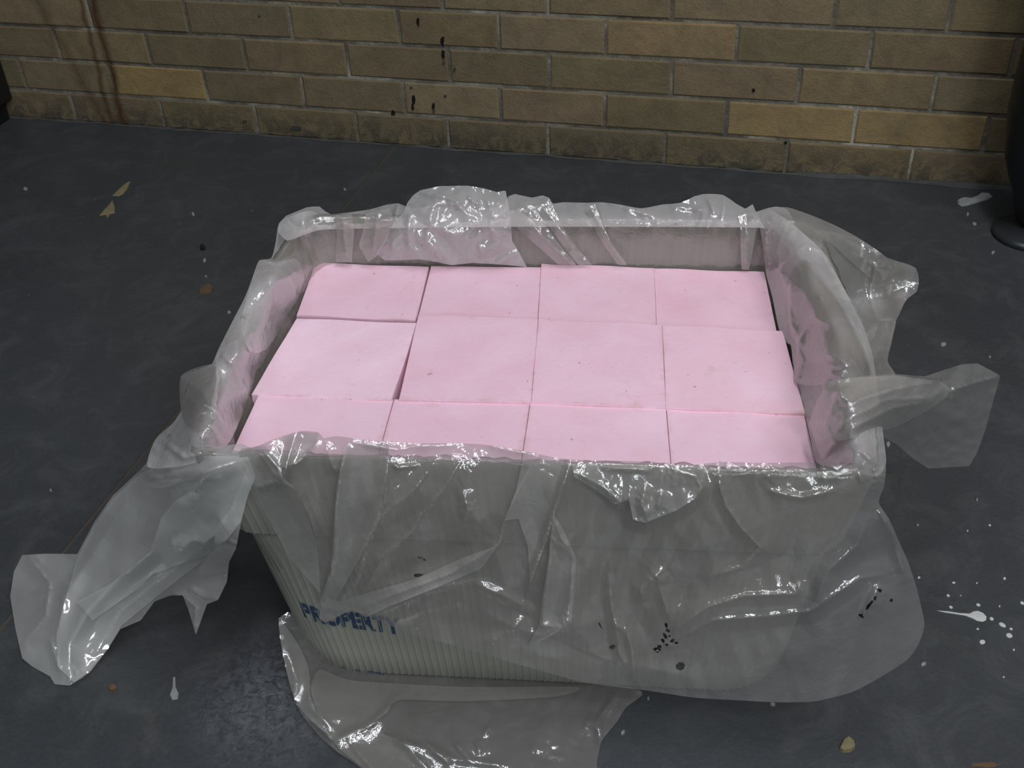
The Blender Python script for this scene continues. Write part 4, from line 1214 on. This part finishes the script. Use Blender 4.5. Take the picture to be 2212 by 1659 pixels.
GR = [(55, 408, 5, 'pale speck at the far left, left of the two tan flakes'), (417, 463, 4, 'pale speck between the tan flakes and the tote back corner'), (442, 563, 4.5, 'pale speck just above the brown crumb left of the tote'),
      (495, 675, 4, 'pale speck close to the left side of the tote'), (445, 598, 3.2, 'smaller pale speck nearest above the brown crumb'), (352, 1120, 4, 'pale speck behind the hanging left plastic sleeve'),
      (2038, 744, 6, 'faint grey grit between the right plastic drape and the pointed flap'), (2138, 772, 3, 'white dot just above the tip of the pointed flap'), (1918, 961, 6, 'pale chip on the floor under the pointed flap'),
      (1982, 1135, 3, 'white dot on the floor right of the front drape, far above the splash'), (745, 410, 3.5, 'pale speck behind the back left of the tote'), (2110, 1080, 3, 'faint dot below the pointed flap tail'),
      (1995, 1435, 6, 'grey chip below the right end of the front drape'), (2105, 484, 5, 'pale grit between the paper scrap and the machine foot'), (2090, 463, 4, 'pale grit right below the paper scrap'),
      (2145, 546, 4, 'pale grit in front of the machine foot'), (1380, 1497, 5, 'chip at the corner of the plastic sheet, touching its edge'), (1400, 1510, 4, 'chip beside the corner of the plastic sheet'),
      (1345, 1583, 6, 'grey chip beside the right edge of the plastic sheet'), (1670, 1522, 6, 'pale chip under the lower edge of the front drape'), (110, 1060, 3, 'pale dot at the far left above the sleeve tail'), (1920, 640, 3, 'pale dot behind the right plastic drape')]
for i, (x, y, r, lb) in enumerate(GR):
    flake('pale_speck', blob(x, y, r, r * .7, 7, .2, i), .0012, M_PALE, lb, 'grit', 'pale grit scattered over the floor')
flake('pale_drip', [(374, 1462), (379, 1462), (380, 1485), (386, 1498), (384, 1510), (372, 1512), (367, 1502), (373, 1486)], .0008, M_PALE, 'pale drip mark on the floor at lower left, wider at its lower end', 'mark')
flake('tan_dust', blob(2130, 1652, 34, 5, 12, .3), .0003, M_BROWN, 'thin brownish dust smear at the lower right edge of the photo', 'dust')

# grime stuck to the drape: clusters of small ragged crumbs
def grime(spots, dy, lab, mat=None):
    C0 = at(spots[0][0], spots[0][1], 'y', dy)
    V, Fc = [], []
    for (x, y, rx, ry, rot) in spots:
        P = np.array([at(a, b, 'y', dy + random.uniform(-.0015, .0015)) for a, b in blob(x, y, rx, ry, 9, .38, rot)])
        n, o0 = len(P), len(V)
        c_ = P.mean(0)
        V += [tuple(p - C0) for p in P] + [tuple(c_ + (p - c_) * .8 + np.array((0, -.0009, .0004)) - C0) for p in P]
        Fc += [tuple(o0 + k for k in range(n)), tuple(o0 + k for k in range(2 * n - 1, n - 1, -1))]
        Fc += [(o0 + k, o0 + k + n, o0 + (k + 1) % n + n, o0 + (k + 1) % n) for k in range(n)]
    o = mesh_obj('grime_spot', V, Fc, mat or M_SOOT)
    o.location = C0
    tag(o, lab, 'grime')


grime([(1439, 1350, 3, 8, -.2), (1443, 1362, 5, 3.5, .6), (1436, 1372, 7, 4, 1.0), (1452, 1384, 6, 3, -.3), (1432, 1384, 6, 3, .8), (1424, 1396, 5, 4, .6), (1440, 1392, 4, 2.4, -.4), (1420, 1404, 9, 6, 0), (1446, 1374, 2.5, 2, 0), (1462, 1388, 4, 2, -.2)], -.264,
      'ragged black grime stuck to the front of the plastic, right of the middle')
grime([(1900, 1275, 6, 3.5, .5), (1878, 1306, 3, 15, .62), (1860, 1330, 6, 4, .4), (1890, 1292, 3, 4, .6), (1926, 1296, 4, 3, 0)], -.250, 'black slit-shaped grime on the plastic near its right edge')
grime([(1296, 1350, 2.2, 8, -.5)], -.264, 'thin dark grime mark on the plastic left of the ragged one', M_SMUDGE)
grime([(1323, 1397, 6.5, 6, 0)], -.266, 'small round dark spot on the plastic beside the long crease', M_SMUDGE)
grime([(1470, 1438, 10, 7.5, .3)], -.268, 'round dark spot near the lower edge of the plastic', M_SMUDGE)
grime([(908, 1204, 6, 2.5, .2), (917, 1209, 4, 2, .3), (905, 1242, 10, 4, -.2)], -.256, 'small dark smear on the plastic left of the middle', M_SMUDGE)

# black cast machine leg with a round foot at the right edge
fc = at(2222, 508, 'z', 0)
leg = empty('machine_leg', (fc[0], fc[1], 0), label='black cast iron machine leg with a round steel foot at the right edge', category='machine leg')
rad0 = np.linalg.norm(at(2143, 508, 'z', 0) - at(2222, 508, 'z', 0))


def lathe(name, prof_, mat, parent, n=48, sx=1.0, sy=1.0, off=(0, 0)):
    rs_ = [[(off[0] + r * sx * math.cos(2 * math.pi * k / n), off[1] + r * sy * math.sin(2 * math.pi * k / n), z) for k in range(n)] for r, z in prof_]
    V_, F_ = loft(rs_, close_top=True, close_bottom=True)
    return mesh_obj(name, V_, F_, mat, parent, smooth=True)


ft = lathe('foot', [(rad0 * .97, 0), (rad0, .002), (rad0 * .98, .006), (rad0 * .9, .009), (rad0 * .5, .013), (rad0 * .42, .014)], M_STEEL, leg)
lathe('bolt', [(rad0 * .28, .013), (rad0 * .28, .034)], M_STEEL, leg, 6)
lathe('post', [(rad0 * .36, .020), (rad0 * .46, .024), (rad0 * .66, .05), (rad0 * 1.15, .11), (rad0 * 1.36, .17), (rad0 * 1.38, .22), (rad0 * 1.3, .3), (rad0 * 1.3, .6)], M_BLACK, leg, 48, 1, .8)

# black box added at the far left edge to shade that end of the wall
cf = at(14, 250, 'z', 0) + 0.030 * np.array([TH_C, TH_S, 0]) - 0.045 * np.array([-TH_S, TH_C, 0])
blocker = empty('shade_blocker', (cf[0], cf[1], 0), TH, label='black steel cabinet against the wall at the far left edge', category='cabinet')  # box added only for shade, no real cabinet stands here
wdt, dpt = 0.42, 0.07


def box_bm(x0, x1, y0, y1, z0, z1, bev=.003):
    bm_ = bmesh.new()
    r_ = bmesh.ops.create_cube(bm_, size=1.0)
    for v_ in r_['verts']:
        v_.co = ((x0 + x1) / 2 + v_.co.x * (x1 - x0), (y0 + y1) / 2 + v_.co.y * (y1 - y0), (z0 + z1) / 2 + v_.co.z * (z1 - z0))
    bmesh.ops.bevel(bm_, geom=bm_.edges[:], offset=bev, segments=2, affect='EDGES')
    return bm_


bm_obj('body', box_bm(-wdt, 0, -.16, dpt - .03, .035, 1.1), M_BLACK, blocker)
bm_obj('blocker_front', box_bm(-wdt + .01, -.01, -.166, -.161, .05, 1.08, .002), M_BLACK, blocker)
for x_ in (-wdt + .03, -.03):
    for y_ in (-.13, .02):
        bm_obj('blocker_leg', box_bm(x_ - .015, x_ + .015, y_ - .015, y_ + .015, 0, .035, .002), M_BLACK, blocker)
